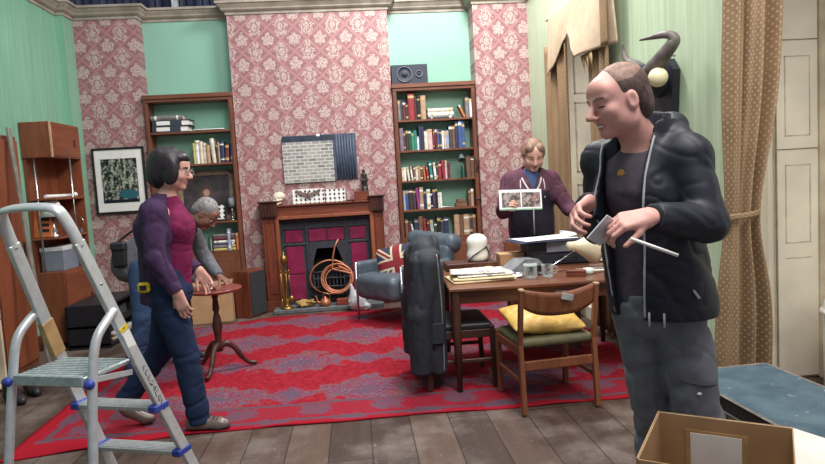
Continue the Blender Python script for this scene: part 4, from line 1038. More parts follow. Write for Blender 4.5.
v = Vol((-3.12, 4.78, 1.12), (-2.74, 5.18, 1.40), 0.008); v.ell((-2.95, 4.98, 1.22), (0.14, 0.16, 0.10), None, 0.03); v.ell((-2.90, 4.92, 1.26), (0.09, 0.08, 0.08), None, 0.03); v.wrinkle(0.012, 22, 5); v.cut(lambda X, Y, Z: 1.1435 - Z + 0 * X + 0 * Y)
o = organic(v, 'cloth_bag', [plain('black_nylon', S(34, 34, 40), 0.6, 0, 0.15)], None, (-2.95, 4.98, 1.143)); o.location = (-2.95, 4.98, 1.143); tag(o, 'crumpled black cloth bag on top of the white shelf unit', 'bag')
for i, (x, y, r) in enumerate(((-2.56, 5.02, 0.5), (-2.60, 4.82, 0.2))):
    v = Vol((x - 0.25, y - 0.25, -0.02), (x + 0.25, y + 0.25, 0.24), 0.007); add_shoe(v, (x, y, 0.08), (math.cos(r), -math.sin(r) - 0.6), 0.95)
    v.cone((x, y, 0.06), (x - 0.01, y, 0.16), 0.05, 0.048, 0.02, cap=(False, True))
    o = organic(v, 'boot', [plain('black_leather', S(36, 35, 38), 0.45, 0, 0.15)], None, (x, y, 0)); o.location = (x, y, 0); tag(o, ('black boot on the floor nearest the white shelf unit', 'black boot on the floor at the left edge, in front of its pair')[i], 'boot', 'pair of black boots')
t = thing('media_cabinet', 'low black media cabinet on the floor in front of the teak unit', 'cabinet', (-2.62, 6.75, 0)); bk = plain('black_ash', S(34, 34, 40), 0.5, 0, 0.12, 30)
for y in (6.30, 7.06): MB().bx(-2.83, -2.44, y, y + 0.03, 0.0, 0.40, 0, 0.003).build('side_panel', bk, t, world=True)
for z in (0.02, 0.20, 0.40): MB().bx(-2.83, -2.43, 6.30, 7.09, z, z + 0.028, 0, 0.003).build('shelf', bk, t, world=True)
MB().bx(-2.835, -2.82, 6.30, 7.09, 0.0, 0.42).build('back_panel', bk, t, world=True)
for i, (y0, y1, c, z0, h) in enumerate(((6.40, 6.72, (190, 178, 160), 0.049, 0.025), (6.44, 6.76, (150, 120, 104), 0.075, 0.02), (6.42, 6.70, (204, 200, 196), 0.096, 0.022), (6.74 + .04, 7.02, (176, 150, 128), 0.049, 0.03), (6.80, 7.03, (200, 190, 180), 0.08, 0.025))):
    single(MB().bx(-2.74, -2.45, y0, y1, z0, z0 + h - 0.001, 0, 0.003), 'magazine', plain('magazine_%d' % i, S(*c), 0.6), ('pale magazine at the bottom of the left pile', 'tan magazine in the middle of the left pile', 'white magazine on top of the left pile', 'tan magazine at the bottom of the right pile', 'cream magazine on top of the right pile')[i] + ' in the black media cabinet', 'magazine', (-2.6, (y0 + y1) / 2, z0), 'magazines in the black cabinet')
single(MB().bx(-2.80, -2.50, 6.45, 6.95, 0.229, 0.33, 0, 0.005), 'video_player', plain('grey_player', S(74, 76, 84), 0.4), 'dark grey player on the upper shelf of the black media cabinet', 'player', (-2.65, 6.7, 0.229))
# ---------------------------------------------------------------- armchair and cushion
def soft_box(c, d, r, R=None, wr=0.0, seed=0, h=0.012, puff=0.0):
    """rounded upholstered block as a distance field (local axes)"""
    d = np.array(d) / 2; m = d + 0.06; v = Vol(-m, m, h)
    sl, X, Y, Z = v.blk(-m, m); q = [np.abs(a) - (b - r) for a, b in ((X, d[0]), (Y, d[1]), (Z, d[2]))]
    if puff: q[2] = q[2] - puff * np.clip(1 - (X / d[0]) ** 2, 0, 1) * np.clip(1 - (Y / d[1]) ** 2, 0, 1)
    out = np.sqrt(sum(np.maximum(a, 0) ** 2 for a in q)) + np.minimum(np.maximum(np.maximum(q[0], q[1]), q[2]), 0) - r
    v.D[sl] = out.astype(np.float32)
    if wr: v.wrinkle(wr, 14, seed)
    return v
def soft(name, mats, c, d, r, parent, R=None, wr=0.004, seed=0, h=0.012, puff=0.0):
    o = organic(soft_box(c, d, r, None, wr, seed, h, puff), name, mats, parent); o.location = c
    if R is not None: o.rotation_euler = R
    return o
LEA = plain('grey_leather', S(78, 88, 98), 0.45, 0, 0.08, 8, bump=0.08)
t = thing('armchair', 'grey leather armchair with chrome legs between the fireplace and the table', 'armchair', (0.405, 6.56, 0.0), math.radians(-53))
soft('seat_cushion', [LEA], (0.0, -0.02, 0.385), (0.62, 0.72, 0.25), 0.075, t, None, 0.006, 1, puff=0.02)
soft('back_cushion', [LEA], (0.03, 0.37, 0.56), (0.70, 0.17, 0.42), 0.07, t, (-0.22, 0, 0), 0.007, 2)
soft('head_cushion', [LEA], (0.05, 0.45, 0.775), (0.72, 0.20, 0.20), 0.085, t, (-0.25, 0.06, 0), 0.009, 3)
for s_ in (-1, 1): soft('arm_panel', [LEA], (s_ * 0.37, 0.03, 0.49), (0.10, 0.66, 0.27), 0.045, t, None, 0.005, 4 + s_)
for s_ in (-1, 1):
    for y in (-0.30, 0.36):
        MB().tube([(s_ * 0.36, y, 0.0125), (s_ * 0.36, y, 0.62 if y < 0 else 0.5)], 0.013, 10).build('leg', F['chrome'], t)
    MB().tube([(s_ * 0.36, -0.30, 0.27), (s_ * 0.36, 0.36, 0.27)], 0.012, 8).build('side_rail', F['chrome'], t)
def m_flag():
    m = Mat('union_flag_cloth', 0.85); x, y, z = m.coords(); n = m.noise(70, 2)
    u = x / 0.23; v = y / 0.19
    ax, ay = u.abs(), v.abs(); dg = (ax - ay).abs() 
    c = m.mix(n.step(0.3, 0.7), S(44, 46, 66), S(58, 60, 80)); cream = S(196, 184, 158); red = S(128, 36, 44)
    c = m.mix(dg.lt(0.20), c, cream); c = m.mix(dg.lt(0.085), c, red); c = m.mix(ax.lt(0.27).mx(ay.lt(0.30)), c, cream); c = m.mix(ax.lt(0.17).mx(ay.lt(0.19)), c, red)
    return m.color(c).m
v = Vol((-0.27, -0.23, -0.13), (0.27, 0.23, 0.13), 0.008); sl, X, Y, Z = v.blk((-0.3, -0.3, -0.2), (0.3, 0.3, 0.2))
ex = np.clip(1 - np.abs(X / 0.235) ** 2.6, 0, 1); ey = np.clip(1 - np.abs(Y / 0.195) ** 2.6, 0, 1); th = 0.085 * (ex * ey) ** 0.6 + 0.002
v.D[sl] = np.maximum(np.maximum(np.abs(Z) - th, np.abs(X) - 0.235), np.abs(Y) - 0.195).astype(np.float32) * 0.7; v.wrinkle(0.003, 25, 8)
fl = organic(v, 'cushion', [m_flag()], None); 
fl.location = (0.40, 6.46, 0.60); fl.rotation_euler = Matrix((Vector((0.93, -0.32, 0.20)).normalized(), Vector((-0.10, 0.30, 0.95)).normalized(), Vector((-0.35, -0.90, 0.26)).normalized())).transposed().to_euler()
tag(fl, 'square cushion in a red, white and navy union flag pattern on the grey armchair', 'cushion')

# ---------------------------------------------------------------- table
TR = math.radians(-4); TC = (1.29, 4.62)
def tw(x, y): return (TC[0] + x * math.cos(TR) - y * math.sin(TR), TC[1] + x * math.sin(TR) + y * math.cos(TR))
TX, TY, TZ = 0.69, 0.56, 0.72
t = thing('dining_table', 'brown wooden dining table on the red rug, covered with papers and props', 'table', (TC[0], TC[1], 0), TR)
MB().bx(-TX, TX, -TY, TY, TZ - 0.026, TZ, 0, 0.006).build('tabletop', W['table'], t)
b = MB(); b.bx(-TX + 0.05, TX - 0.05, -TY + 0.05, -TY + 0.075, TZ - 0.115, TZ - 0.027); b.bx(-TX + 0.05, TX - 0.05, TY - 0.075, TY - 0.05, TZ - 0.115, TZ - 0.027); b.bx(-TX + 0.05, -TX + 0.075, -TY + 0.05, TY - 0.05, TZ - 0.115, TZ - 0.027); b.bx(TX - 0.075, TX - 0.05, -TY + 0.05, TY - 0.05, TZ - 0.115, TZ - 0.027)
b.build('apron', wood('table_apron', S(72, 42, 34), S(100, 60, 46), 'x', 0.35), t)
for sx in (-1, 1):
    for sy in (-1, 1):
        x, y = sx * (TX - 0.045), sy * (TY - 0.045); n = 14
        MB().lathe([(0.019, 0.012), (0.030, 0.45), (0.034, TZ - 0.03), (0.034, TZ - 0.027)], n, (x, y, 0)).build('leg', W['table_dark'], t)
MB().bx(0.02, 0.10, -TY + 0.044, -TY + 0.05, TZ - 0.08, TZ - 0.06, 0, 0.003).build('drawer_pull', F['chrome'], t)

# ---------------------------------------------------------------- chairs
SEAT_OLIVE = plain('olive_seat_cover', S(96, 92, 66), 0.7, 0, 0.1, 20); SEAT_BLACK = plain('black_seat_cover', S(38, 36, 40), 0.45, 0, 0.1, 20)
def chair(name, label, loc, rz, wood_, seat, back_h, group=None):
    t = thing(name, label, 'chair', loc, rz, group); w, d = 0.235, 0.205
    for s_ in (-1, 1):
        b = MB(); b.bar((s_ * w, -d - 0.03, 0.014), (s_ * w, -d, 0.43), 0.030, 0.036, 0, 0.004, (0, 1, 0)); b.bar((s_ * w, -d, 0.425), (s_ * w * 1.0, -d - 0.055, back_h), 0.028, 0.034, 0, 0.004, (0, 1, 0)); b.build('rear_leg', wood_, t)
        MB().bar((s_ * (w - 0.005), d + 0.01, 0.014), (s_ * w, d, 0.44), 0.034, 0.034, 0, 0.004, (0, 1, 0)).build('leg', wood_, t)
        MB().bx(s_ * w - 0.012, s_ * w + 0.012, -d, d, 0.36, 0.415, 0, 0.003).build('seat_rail', wood_, t)
        MB().bx(s_ * w - 0.010, s_ * w + 0.010, -d, d, 0.19, 0.215, 0, 0.003).build('side_stretcher', wood_, t)
    MB().bx(-w, w, d - 0.012, d + 0.012, 0.36, 0.415, 0, 0.003).build('front_rail', wood_, t)
    MB().bx(-w, w, -d - 0.012, -d + 0.012, 0.27, 0.325, 0, 0.003).build('rear_rail', wood_, t)
    soft('seat', [seat], (0, 0.0, 0.432), (0.475, 0.43, 0.05), 0.02, t, None, 0.0, 1, 0.01, 0.01)
    hb = back_h
    def rail(u, v):
        x = (u - 0.5) * 2 * w; lo = hb - 0.145 - 0.02 * math.sin(PI * u) + 0.05 * (abs(u - 0.5) * 2) ** 4; hi = hb - 0.035 * math.sin(PI * u) + 0.005
        z = lo + (hi - lo) * v; return (x, -d - 0.058 - 0.03 * math.sin(PI * u) + 0.05 * (hb - z) / 0.3, z)
    MB().sheet(rail, 20, 5, 0.018).build('back_rail', wood_, t)
    for s_ in (-1, 1): MB().box((s_ * w, -d - 0.058, back_h + 0.004), (0.03, 0.036, 0.016), 0, None, 0.004).build('post_cap', plain('pale_wood_end', S(168, 140, 116), 0.5), t)
    return t
ch = chair('dining_chair', 'wooden dining chair facing the table with a yellow cushion on its olive seat', (1.125, 3.90, 0.0), math.radians(6), W['chair'], SEAT_OLIVE, 0.765)
MB().box((0.035, -0.300, 0.712), (0.075, 0.006, 0.038), 0, Matrix.Rotation(0.25, 3, 'Y'), 0.002).build('metal_tag', plain('metal_tag', S(168, 168, 166), 0.4, 0.5), ch, label='small grey metal tag on the back rail')
chair('dining_chair', 'dark wooden chair at the table\'s left end, black jacket over its back', (0.65, 4.44, 0.0), math.radians(-90), W['chair_dark'], SEAT_BLACK, 0.88)
chair('dining_chair', 'wooden chair behind the table, mostly hidden, its curved back rail showing by the woman', (1.50, 5.20, 0.0), math.radians(180), W['chair'], SEAT_BLACK, 0.86)
v = Vol((-0.27, -0.24, -0.12), (0.27, 0.24, 0.12), 0.007); sl, X, Y, Z = v.blk((-0.3, -0.3, -0.2), (0.3, 0.3, 0.2))
ex = np.clip(1 - np.abs(X / 0.225) ** 2.4, 0, 1); ey = np.clip(1 - np.abs(Y / 0.19) ** 2.4, 0, 1); th = 0.072 * (ex * ey) ** 0.6 + 0.002
v.D[sl] = np.maximum(np.maximum(np.abs(Z) - th, np.abs(X) - 0.225), np.abs(Y) - 0.19).astype(np.float32) * 0.7; v.wrinkle(0.006, 22, 18)
o = organic(v, 'cushion', [plain('mustard_satin', S(204, 164, 88), 0.45, 0, 0.07, 12)], None); o.location = (1.11, 3.90, 0.532); o.rotation_euler = (0.16, 0.04, math.radians(4))
tag(o, 'puffy mustard yellow cushion lying on the seat of the front dining chair', 'cushion')

# black jacket over the left chair (world coordinates)
BJ = plain('black_jacket_cloth', S(38, 41, 50), 0.75, 0, 0.10, 30)
v = Vol((0.10, 4.00, 0.05), (0.74, 4.90, 1.10), 0.009)
def slab(v, x0, x1, y0, y1, z0, z1, r, k=0.03):
    c = np.array([(x0 + x1) / 2, (y0 + y1) / 2, (z0 + z1) / 2]); d = np.array([x1 - x0, y1 - y0, z1 - z0]) / 2
    sl, X, Y, Z = v.blk(c - d - 0.06, c + d + 0.06); q = [np.abs(a - b) - (e - r) for a, b, e in ((X, c[0], d[0]), (Y, c[1], d[1]), (Z, c[2], d[2]))]
    D = np.sqrt(sum(np.maximum(a, 0) ** 2 for a in q)) + np.minimum(np.maximum(np.maximum(q[0], q[1]), q[2]), 0) - r; v.mergein(sl, D, k, 'add')
slab(v, 0.325, 0.39, 4.13, 4.75, 0.11, 0.93, 0.03); slab(v, 0.43, 0.545, 4.15, 4.73, 0.12, 0.90, 0.04); slab(v, 0.345, 0.53, 4.15, 4.73, 0.885, 0.97, 0.042)
v.ell((0.44, 4.40, 0.98), (0.095, 0.17, 0.060), None, 0.04); v.ell((0.51, 4.36, 0.99), (0.035, 0.13, 0.07), None, 0.03)
for y in (4.16, 4.72):
    v.cone((0.44, y, 0.88), (0.365, y - 0.015 if y < 4.4 else y + 0.015, 0.55), 0.070, 0.078, 0.04); v.cone((0.365, y - 0.015 if y < 4.4 else y + 0.015, 0.55), (0.36, y - 0.01, 0.16), 0.082, 0.072, 0.02, cap=(False, True))
v.wrinkle(0.014, 20, 21, (1, 1, .4))
JK = v
jk = organic(v, 'jacket', [BJ], None, (0.33, 4.44, 0.14)); jk.location = (0.33, 4.44, 0.14); tag(jk, 'black padded jacket hanging over the back of the left dining chair', 'jacket')
def first_y(x, z):
    for y in np.arange(4.0, 4.9, .003):
        i = np.round((np.array((x, y, z)) - JK.lo) / JK.h).astype(int)
        if JK.D[tuple(i)] < 0: return y - .003
    return 4.15
b = MB().tube(curve_pts([(x_, first_y(x_, z_), z_) for x_, z_ in ((.50, .95), (.505, .85), (.51, .75), (.515, .65), (.515, .55), (.515, .45), (.515, .35), (.515, .25), (.51, .16))], 4), 0.005, 6); b.v = [(x - 0.33, y - 4.44, z - 0.14) for x, y, z in b.v]; b.build('zip', plain('zip_metal', S(150, 146, 142), 0.4, 0.4), jk)
b = MB(); b.box((0.47, first_y(.47, .42), 0.42), (0.10, 0.022, 0.14), 0, None, 0.005); b.v = [(x - 0.33, y - 4.44, z - 0.14) for x, y, z in b.v]; b.build('pocket_flap', BJ, jk)

# ---------------------------------------------------------------- things on the table
ztop = TZ + 0.001
def m_print(name, a, bcol, sc=40):
    m = Mat(name, 0.8); m.coords(); n = m.noise(sc, 3, m.scaled((1, 0.5, 1))); n2 = m.noise(7, 2)
    m.color(m.mix(n.step(0.52, 0.6) * n2.step(0.4, 0.6), a, bcol)); return m.m
NEWS = m_print('newsprint', S(214, 208, 198), S(128, 124, 122)); CREAMP = plain('cream_folder', S(216, 198, 158), 0.8, 0, 0.05)
def sheet_at(cx, cy, z, w, d, a, t, m, name, label, cat, group=None, lift=0.004, seed=0):
    r = random.Random(seed); p1, p2 = r.random() * 6, r.random() * 6; R = rotz(a)
    def fn(u, v):
        x, y = (u - 0.5) * w, (v - 0.5) * d; q = R @ Vector((x, y, 0)); return (q.x, q.y, t + lift * (0.5 + 0.5 * math.sin(u * 5 + p1) * math.sin(v * 4 + p2)))
    o = tag(MB().sheet(fn, 10, 8, t).build(name, m), label, cat, group); o.location = (cx, cy, z); return o
g = 'papers piled at the left of the table'
sheet_at(0.83, 4.42, ztop, .44, .32, .06, .012, CREAMP, 'folder', 'cream paper folder at the bottom of the newspaper pile on the table', 'folder', g, 0.003, 1)
sheet_at(0.84, 4.41, ztop + .017, .42, .30, -.05, .010, CREAMP, 'folder', 'second cream paper folder, just under the newspapers on the table', 'folder', g, 0.003, 2)
sheet_at(0.86, 4.44, ztop + .032, .40, .28, .02, .008, NEWS, 'newspaper', 'folded grey newspaper lower of the two on the pile', 'newspaper', g, 0.004, 3)
sheet_at(0.82, 4.46, ztop + .046, .38, .26, -.12, .008, NEWS, 'newspaper', 'folded newspaper topmost on the pile at the left of the table', 'newspaper', g, 0.006, 4)
YEL = plain('yellow_paper', S(232, 206, 128), 0.8, 0, 0.04)
sheet_at(1.03, 4.66, ztop, .22, .15, .3, .004, YEL, 'envelope', 'yellow paper envelope lying behind the newspapers', 'envelope', None, 0.012, 5)
sheet_at(1.04, 4.44, ztop + .0, .20, .14, -.3, .004, F['white'], 'paper', 'white sheet of paper lying right of the newspapers', 'paper', None, 0.014, 6)
sheet_at(0.975, 4.80, ztop, .16, .12, .1, .004, YEL, 'envelope', 'small yellow envelope by the white helmet-shaped hood', 'envelope', None, 0.02, 7)
# dark case with white rounded hood
single(MB().bx(0.66, 1.06, 4.86, 5.09, ztop, ztop + 0.055, 0, 0.005), 'wooden_tray', W['mahog_dark'], 'low dark wooden tray at the back left of the table', 'tray', (0.86, 4.97, ztop))
t = thing('hood', 'white rounded plastic hood with a dark cord standing on the wooden tray', 'hood', (0.925, 4.965, ztop + 0.056))
v = Vol((-0.14, -0.13, -0.02), (0.14, 0.13, 0.30), 0.006); v.cone((0, 0, 0.05), (0, 0, 0.14), 0.066, 0.066, 0.05, ((0, 1, 0), 0.9)); v.cone((-0.025, 0, 0.04), (0.025, 0, 0.04), 0.052, 0.052, 0.05); v.cone((-0.03, 0, 0.155), (0.03, 0, 0.155), 0.044, 0.044, 0.05); v.cut(lambda X, Y, Z: -Z + 0 * X + 0 * Y)
organic(v, 'shell', [plain('white_plastic', S(228, 226, 220), 0.35, 0, 0.02)], t)
MB().tube(curve_pts([(-0.08, -0.05, 0.01), (-0.045, -0.072, 0.05), (0.02, -0.078, 0.09), (0.062, -0.055, 0.11), (0.075, -0.02, 0.09), (0.09, -0.03, 0.04), (0.065, -0.07, 0.008)], 6), 0.005, 7).build('cord', M['black'], t)
single(MB().bx(1.10, 1.30, 4.95, 5.10, ztop, ztop + 0.095, 0, 0.004), 'small_carton', plain('tan_cardboard', S(176, 140, 104), 0.8, 0, 0.05, 8), 'small tan cardboard box behind the envelopes on the table', 'box', (1.2, 5.02, ztop))
# glass jars
def m_glass():
    m = bpy.data.materials.new('clear_glass'); m.use_nodes = True; nt = m.node_tree; b = nt.nodes['Principled BSDF']
    b.inputs['Roughness'].default_value = 0.05; b.inputs['Base Color'].default_value = S(214, 220, 222)
    t = nt.nodes.new('ShaderNodeBsdfTransparent'); t.inputs[0].default_value = (0.93, 0.95, 0.95, 1); x = nt.nodes.new('ShaderNodeMixShader'); w = nt.nodes.new('ShaderNodeLayerWeight'); w.inputs[0].default_value = 0.35
    nt.links.new(w.outputs['Facing'], x.inputs[0]); nt.links.new(t.outputs[0], x.inputs[1]); nt.links.new(b.outputs[0], x.inputs[2]); nt.links.new(x.outputs[0], nt.nodes['Material Output'].inputs[0]); return m
GL = m_glass()
for i, (x, y, r, h) in enumerate(((1.165, 4.30, .046, .10), (1.285, 4.30, .040, .085))):
    t = thing('glass_jar', ('larger clear glass jar on the table near its front edge', 'smaller clear glass mug on the table beside the larger jar')[i], 'jar', (x, y, ztop), 0, 'glass jars on the table')
    MB().lathe([(0, 0), (r * .92, 0), (r, .008), (r, h - .01), (r * 1.03, h), (r * .94, h), (r * .9, h - .01), (r * .9, .012), (0, .010)], 22).build('glass', GL, t)
    if i: MB().tube(curve_pts([(r, 0, h * .8), (r + .028, 0, h * .75), (r + .028, 0, h * .35), (r, 0, h * .25)], 6), 0.006, 8).build('handle', GL, t)
    else: MB().lathe([(r * 1.04, h * .86), (r * 1.07, h * .9), (r * 1.04, h * .94)], 22).build('collar', GL, t)
# grey instrument
t = thing('instrument_case', 'grey metal instrument lying on the table behind the glass jars', 'instrument', (1.17, 4.56, ztop), 0.35); gm = plain('grey_metal', S(150, 154, 160), 0.35, 0.5)
b = MB(); b.prism([(-.15, 0), (.15, 0), (.15, .05), (.10, .098), (-.02, .105), (-.15, .03)], .15, 0, (0, .075, 0), ((1, 0, 0), (0, 0, 1), (0, -1, 0))); b.build('body', gm, t)
MB().bx(.02, .14, -.083, -.075, .012, .05, 0, .003).build('panel', M['black'], t)
MB().tube([(-.13, -.08, .01), (-.13, -.105, .02), (.0, -.105, .02), (.0, -.08, .01)], .005, 6).build('handle', F['chrome'], t)
# typewriter case with papers
t = thing('typewriter_case', 'black case with a grey catch panel at the back of the table', 'case', (1.62, 4.98, ztop), -0.06); tb = plain('case_black', S(40, 42, 52), 0.5, 0, 0.1, 40)
MB().bx(-.31, .31, -.16, .16, 0, .185, 0, .012).build('body', tb, t)
MB().bx(-.312, .312, -.162, .162, .12, .127).build('seam', M['black'], t); MB().bx(-.17, .06, -.176, -.161, .10, .185, 0, .005).build('catch_panel', plain('grey_plate', S(118, 122, 134), 0.4), t)
MB().tube([(-.06, -.165, .06), (-.06, -.195, .06), (.06, -.195, .06), (.06, -.165, .06)], .006, 7).build('handle', M['black'], t); MB().bx(.16, .28, -.166, -.161, .01, .04).build('label_plate', F['white'], t)
zp = ztop + .187
sheet_at(1.45, 4.93, zp, .52, .34, .1, .006, plain('dark_folder', S(52, 56, 88), 0.7), 'folder', 'dark blue folder lying across the black case', 'folder', 'papers on the black case', 0.004, 11)
sheet_at(1.47, 4.94, zp + .011, .48, .30, .18, .005, F['white'], 'paper', 'white paper on top of the dark blue folder on the case', 'paper', 'papers on the black case', 0.005, 12)
sheet_at(1.77, 4.98, zp + .012, .32, .26, -.3, .006, m_print('magazine_page', S(216, 216, 214), S(120, 124, 134), 26), 'magazine', 'crumpled printed magazine sheet under the standing woman\'s hand', 'magazine', 'papers on the black case', 0.03, 13)
# cone lamp
t = thing('desk_lamp', 'cream cone-shaped desk lamp with a thin arm leaning on the table', 'lamp', (1.52, 4.42, ztop)); cr = plain('cream_enamel', S(214, 200, 168), 0.35, 0, 0.03)
d_ = Vector((0.985, 0.12, -0.12)).normalized(); x_, y_, _ = frame_from(d_); Rc = Matrix((x_, y_, d_)).transposed()
MB().lathe([(0, 0), (.030, 0), (.034, .03), (.037, .055), (.050, .09), (.080, .14), (.116, .195), (.122, .22), (.116, .218), (.076, .142), (.045, .09), (.028, .05), (0, .05)], 28, (-0.01, 0.10, .178), Rc).build('shade', cr, t)
MB().tube([(.03, .09, .140), (-.10, .05, .075), (-.235, .01, .012)], .0055, 8).build('arm', F['chrome'], t); MB().ell((.03, .09, .142), (.012, .012, .012), 8, 6).build('joint', F['chrome'], t)
MB().lathe([(0, 0), (.05, 0), (.05, .01), (.012, .018), (0, .018)], 18, (-.235, .01, 0)).build('base', F['bronze'], t)
t = thing('wooden_block', 'small reddish wooden box near the front of the table below the cream lamp', 'box', (1.475, 4.26, ztop), -.35); MB().bx(-.065, .065, -.032, .032, 0, .042, 0, .004).build('body', W['mahog_x'], t); MB().bx(-.066, .066, -.033, .033, .028, .031).build('lid_line', M['black'], t)
t = thing('tape_roll', 'small pale green roll with a white handle on the table beside the wooden box', 'tape roll', (1.575, 4.30, ztop), 0.2)
MB().lathe([(.018, 0), (.036, 0), (.038, .02), (.036, .04), (.018, .04), (.018, 0)], 18).build('roll', plain('pale_mint', S(206, 218, 208), 0.5), t); MB().bar((.03, 0, .02), (.16, .02, .012), .02, .012, 0, .003).build('handle', F['white'], t)
for i, (x0, y0, x1, y1) in enumerate(((1.30, 4.45, 1.50, 4.52), (1.55, 4.50, 1.78, 4.47), (1.40, 4.60, 1.30, 4.50))):
    single(MB().tube([(x0, y0, ztop + .006), (x1, y1, ztop + .006)], .0055, 8), 'pencil', plain('pencil_%d' % i, S(*((150, 120, 90), (196, 186, 170), (70, 60, 58))[i]), 0.5), ('brown pencil lying behind the small wooden box', 'pale pencil lying in front of the cream lamp cone', 'dark pencil beside the glass mug')[i], 'pencil', (x0, y0, ztop))

# ---------------------------------------------------------------- tripod side table
t = thing('tripod_table', 'small round red-brown tripod table being lifted by the bending man', 'side table', (-1.165, 5.14, 0.014)); rt = wood('red_mahogany', S(104, 44, 38), S(140, 66, 56), 'x', 0.3)
Rt = Matrix.Rotation(0.04, 3, 'Y')
MB().lathe([(0, .640), (.19, .640), (.208, .648), (.212, .660), (.205, .668), (.19, .664), (0, .664)], 36).build('top', rt, t)
MB().lathe([(0, .16), (.030, .16), (.034, .20), (.024, .24), (.030, .30), (.040, .36), (.030, .43), (.018, .47), (.028, .50), (.020, .58), (.034, .63), (.05, .64), (0, .64)], 18).build('column', W['mahog_dark'], t)
for a in (-1.75, 0.35, 2.45):
    ca, sa = math.cos(a), math.sin(a); P = [(0.02, .20), (.06, .215), (.12, .17), (.17, .09), (.22, .035), (.285, .018)]
    MB().tube(curve_pts([(x * ca, x * sa, z) for x, z in P], 5), [.026] * 8 + [.022] * 8 + [.017] * 10, 10).build('leg', W['mahog_dark'], t)

# ---------------------------------------------------------------- ladder
AL = plain('aluminium', S(204, 206, 210), 0.38, 0.45, 0.04, 30); ALT = plain('ribbed_aluminium_tread', S(190, 192, 194), 0.42, 0.5, 0.06, 60); BLU = plain('blue_plastic', S(48, 66, 150), 0.45)
t = thing('step_ladder', 'aluminium platform step ladder with blue step ends standing at the left front', 'ladder', (-1.22, 2.75, 0), math.radians(-20))
YP = 0.13
def sp(s_, z): sl = 0.45 if z < 0.75 else 0.41; hw = (0.25 - 0.05 * z / 0.75) if z < 0.75 else 0.20 - 0.045 * (z - .75) / .6; return Vector((s_ * hw, YP + (0.75 - z) * sl, z))
for s_ in (-1, 1):
    b = MB(); b.bar(sp(s_, 0.0), sp(s_, 0.75), .024, .058, 0, .003, (0, 1, 0)); b.bar(sp(s_, 0.74), sp(s_, 1.28), .024, .056, 0, .003, (0, 1, 0)); o = b.build('stile', AL, t)
    MB().box(sp(s_, 0.012), (.036, .07, .024), 0, None, .004).build('foot', BLU, o)
    b = MB()
    for z in (0.62, 0.9, 1.1): 
        p = sp(s_, z); b.ell((p.x + s_ * .012, p.y, p.z), (.004, .007, .007), 8, 5)
    b.build('rivet', F['chrome'], o)
pts = [sp(-1, 1.27), sp(-1, 1.34)]; L_, R_ = sp(-1, 1.38), sp(1, 1.38)
pts = curve_pts([sp(-1, 1.26), sp(-1, 1.33), L_ + Vector((.012, -.012, .022)), L_ + Vector((.05, -.02, .042)), (L_ + R_) / 2 + Vector((0, -.022, .048)), R_ + Vector((-.05, -.02, .042)), R_ + Vector((-.012, -.012, .022)), sp(1, 1.33), sp(1, 1.26)], 6)
MB().tube(pts, .0135, 10, 0, False, 2.05, (0, 1, 0)).build('hand_rail', AL, t)
for z in (0.50, 0.25):
    p = sp(1, z); hw = p.x - .012; b = MB(); b.box((0, p.y - .01, z), (2 * hw, .085, .022), 0, None, .004)
    for i in range(6): b.bx(-hw, hw, p.y - .045 + i * .0145, p.y - .039 + i * .0145, z + .0105, z + .0135)
    o = b.build('step', ALT, t)
    for s_ in (-1, 1): MB().box((s_ * (hw + .004), p.y - .01, z), (.045, .097, .034), 0, None, .006).build('step_cap', BLU, o)
b = MB(); b.bx(-.170, .170, -.14, .13, .728, .75, 0, .006); b.bx(-.170, .170, -.148, -.135, .712, .756, 0, .004)
for i in range(11): b.bx(-.162, .162, -.130 + i * .0235, -.118 + i * .0235, .7495, .7535)
b.build('platform', plain('galvanised_tread', S(176, 186, 188), 0.45, 0.4, 0.10, 50), t)
for s_ in (-1, 1):
    q = sp(s_, 0.98)
    b = MB(); b.tube(curve_pts([(q.x + s_ * .010, q.y, q.z), (q.x + s_ * .014, q.y - .05, q.z - .03), (s_ * .196, -.085, .88), (s_ * .196, -.125, .72), (s_ * .206, -.175, .40), (s_ * .220, -.235, .012)], 7), .0185, 12); o = b.build('rear_leg', AL, t)
    MB().lathe([(0, 0), (.024, 0), (.024, .04), (0, .04)], 12, (s_ * .220, -.235, 0)).build('foot', BLU, o)
    MB().ell((s_ * .200, -.146, .725), (.022, .020, .020), 10, 8).build('pivot_knob', BLU, o)
    MB().bar((s_ * .196, .10, .70), (s_ * .195, -.12, .735), .008, .022).build('brace', AL, t)
# safety sticker, hand lettering, packing tape
def on_stile(s_, z, off): return sp(s_, z) + Vector((0, 0, 0))
dn = (sp(1, 0.5) - sp(1, 0.75)).normalized()
b = MB(); c = sp(1, 0.80) ; y_face = Vector((0, -dn.z, dn.y)); 
nrm_ = Vector((0, dn.z, -dn.y)); nrm_ = nrm_ if nrm_.y < 0 else -nrm_
Rs = Matrix((Vector((1, 0, 0)), nrm_, Vector((1, 0, 0)).cross(nrm_))).transposed(); xo = Vector((.0128, 0, 0))
stk = MB(); stk.box(sp(1, 0.83) + xo, (.001, .046, .11), 0, Rs); stk.box(sp(1, 0.895) + xo, (.001, .046, .025), 1, Rs); stk.build('sticker', [F['white'], plain('sticker_yellow', S(220, 190, 40), 0.5)], t, label='white and yellow safety sticker')
b = MB(); rr = random.Random(4)
for i in range(9):
    p = sp(1, 0.70 - i * .026) + xo; u = nrm_ * .013; w = dn * .009
    P = [p - u + w * rr.uniform(-1, 1), p + u * rr.uniform(-.2, 1) - w, p + u * rr.uniform(.2, 1) + w, p - u * rr.uniform(0, 1) + w * .5]
    b.tube(P[:rr.choice((3, 4))], .0017, 5)
b.build('handwriting', M['black'], t, label='black handwritten marker scrawl')
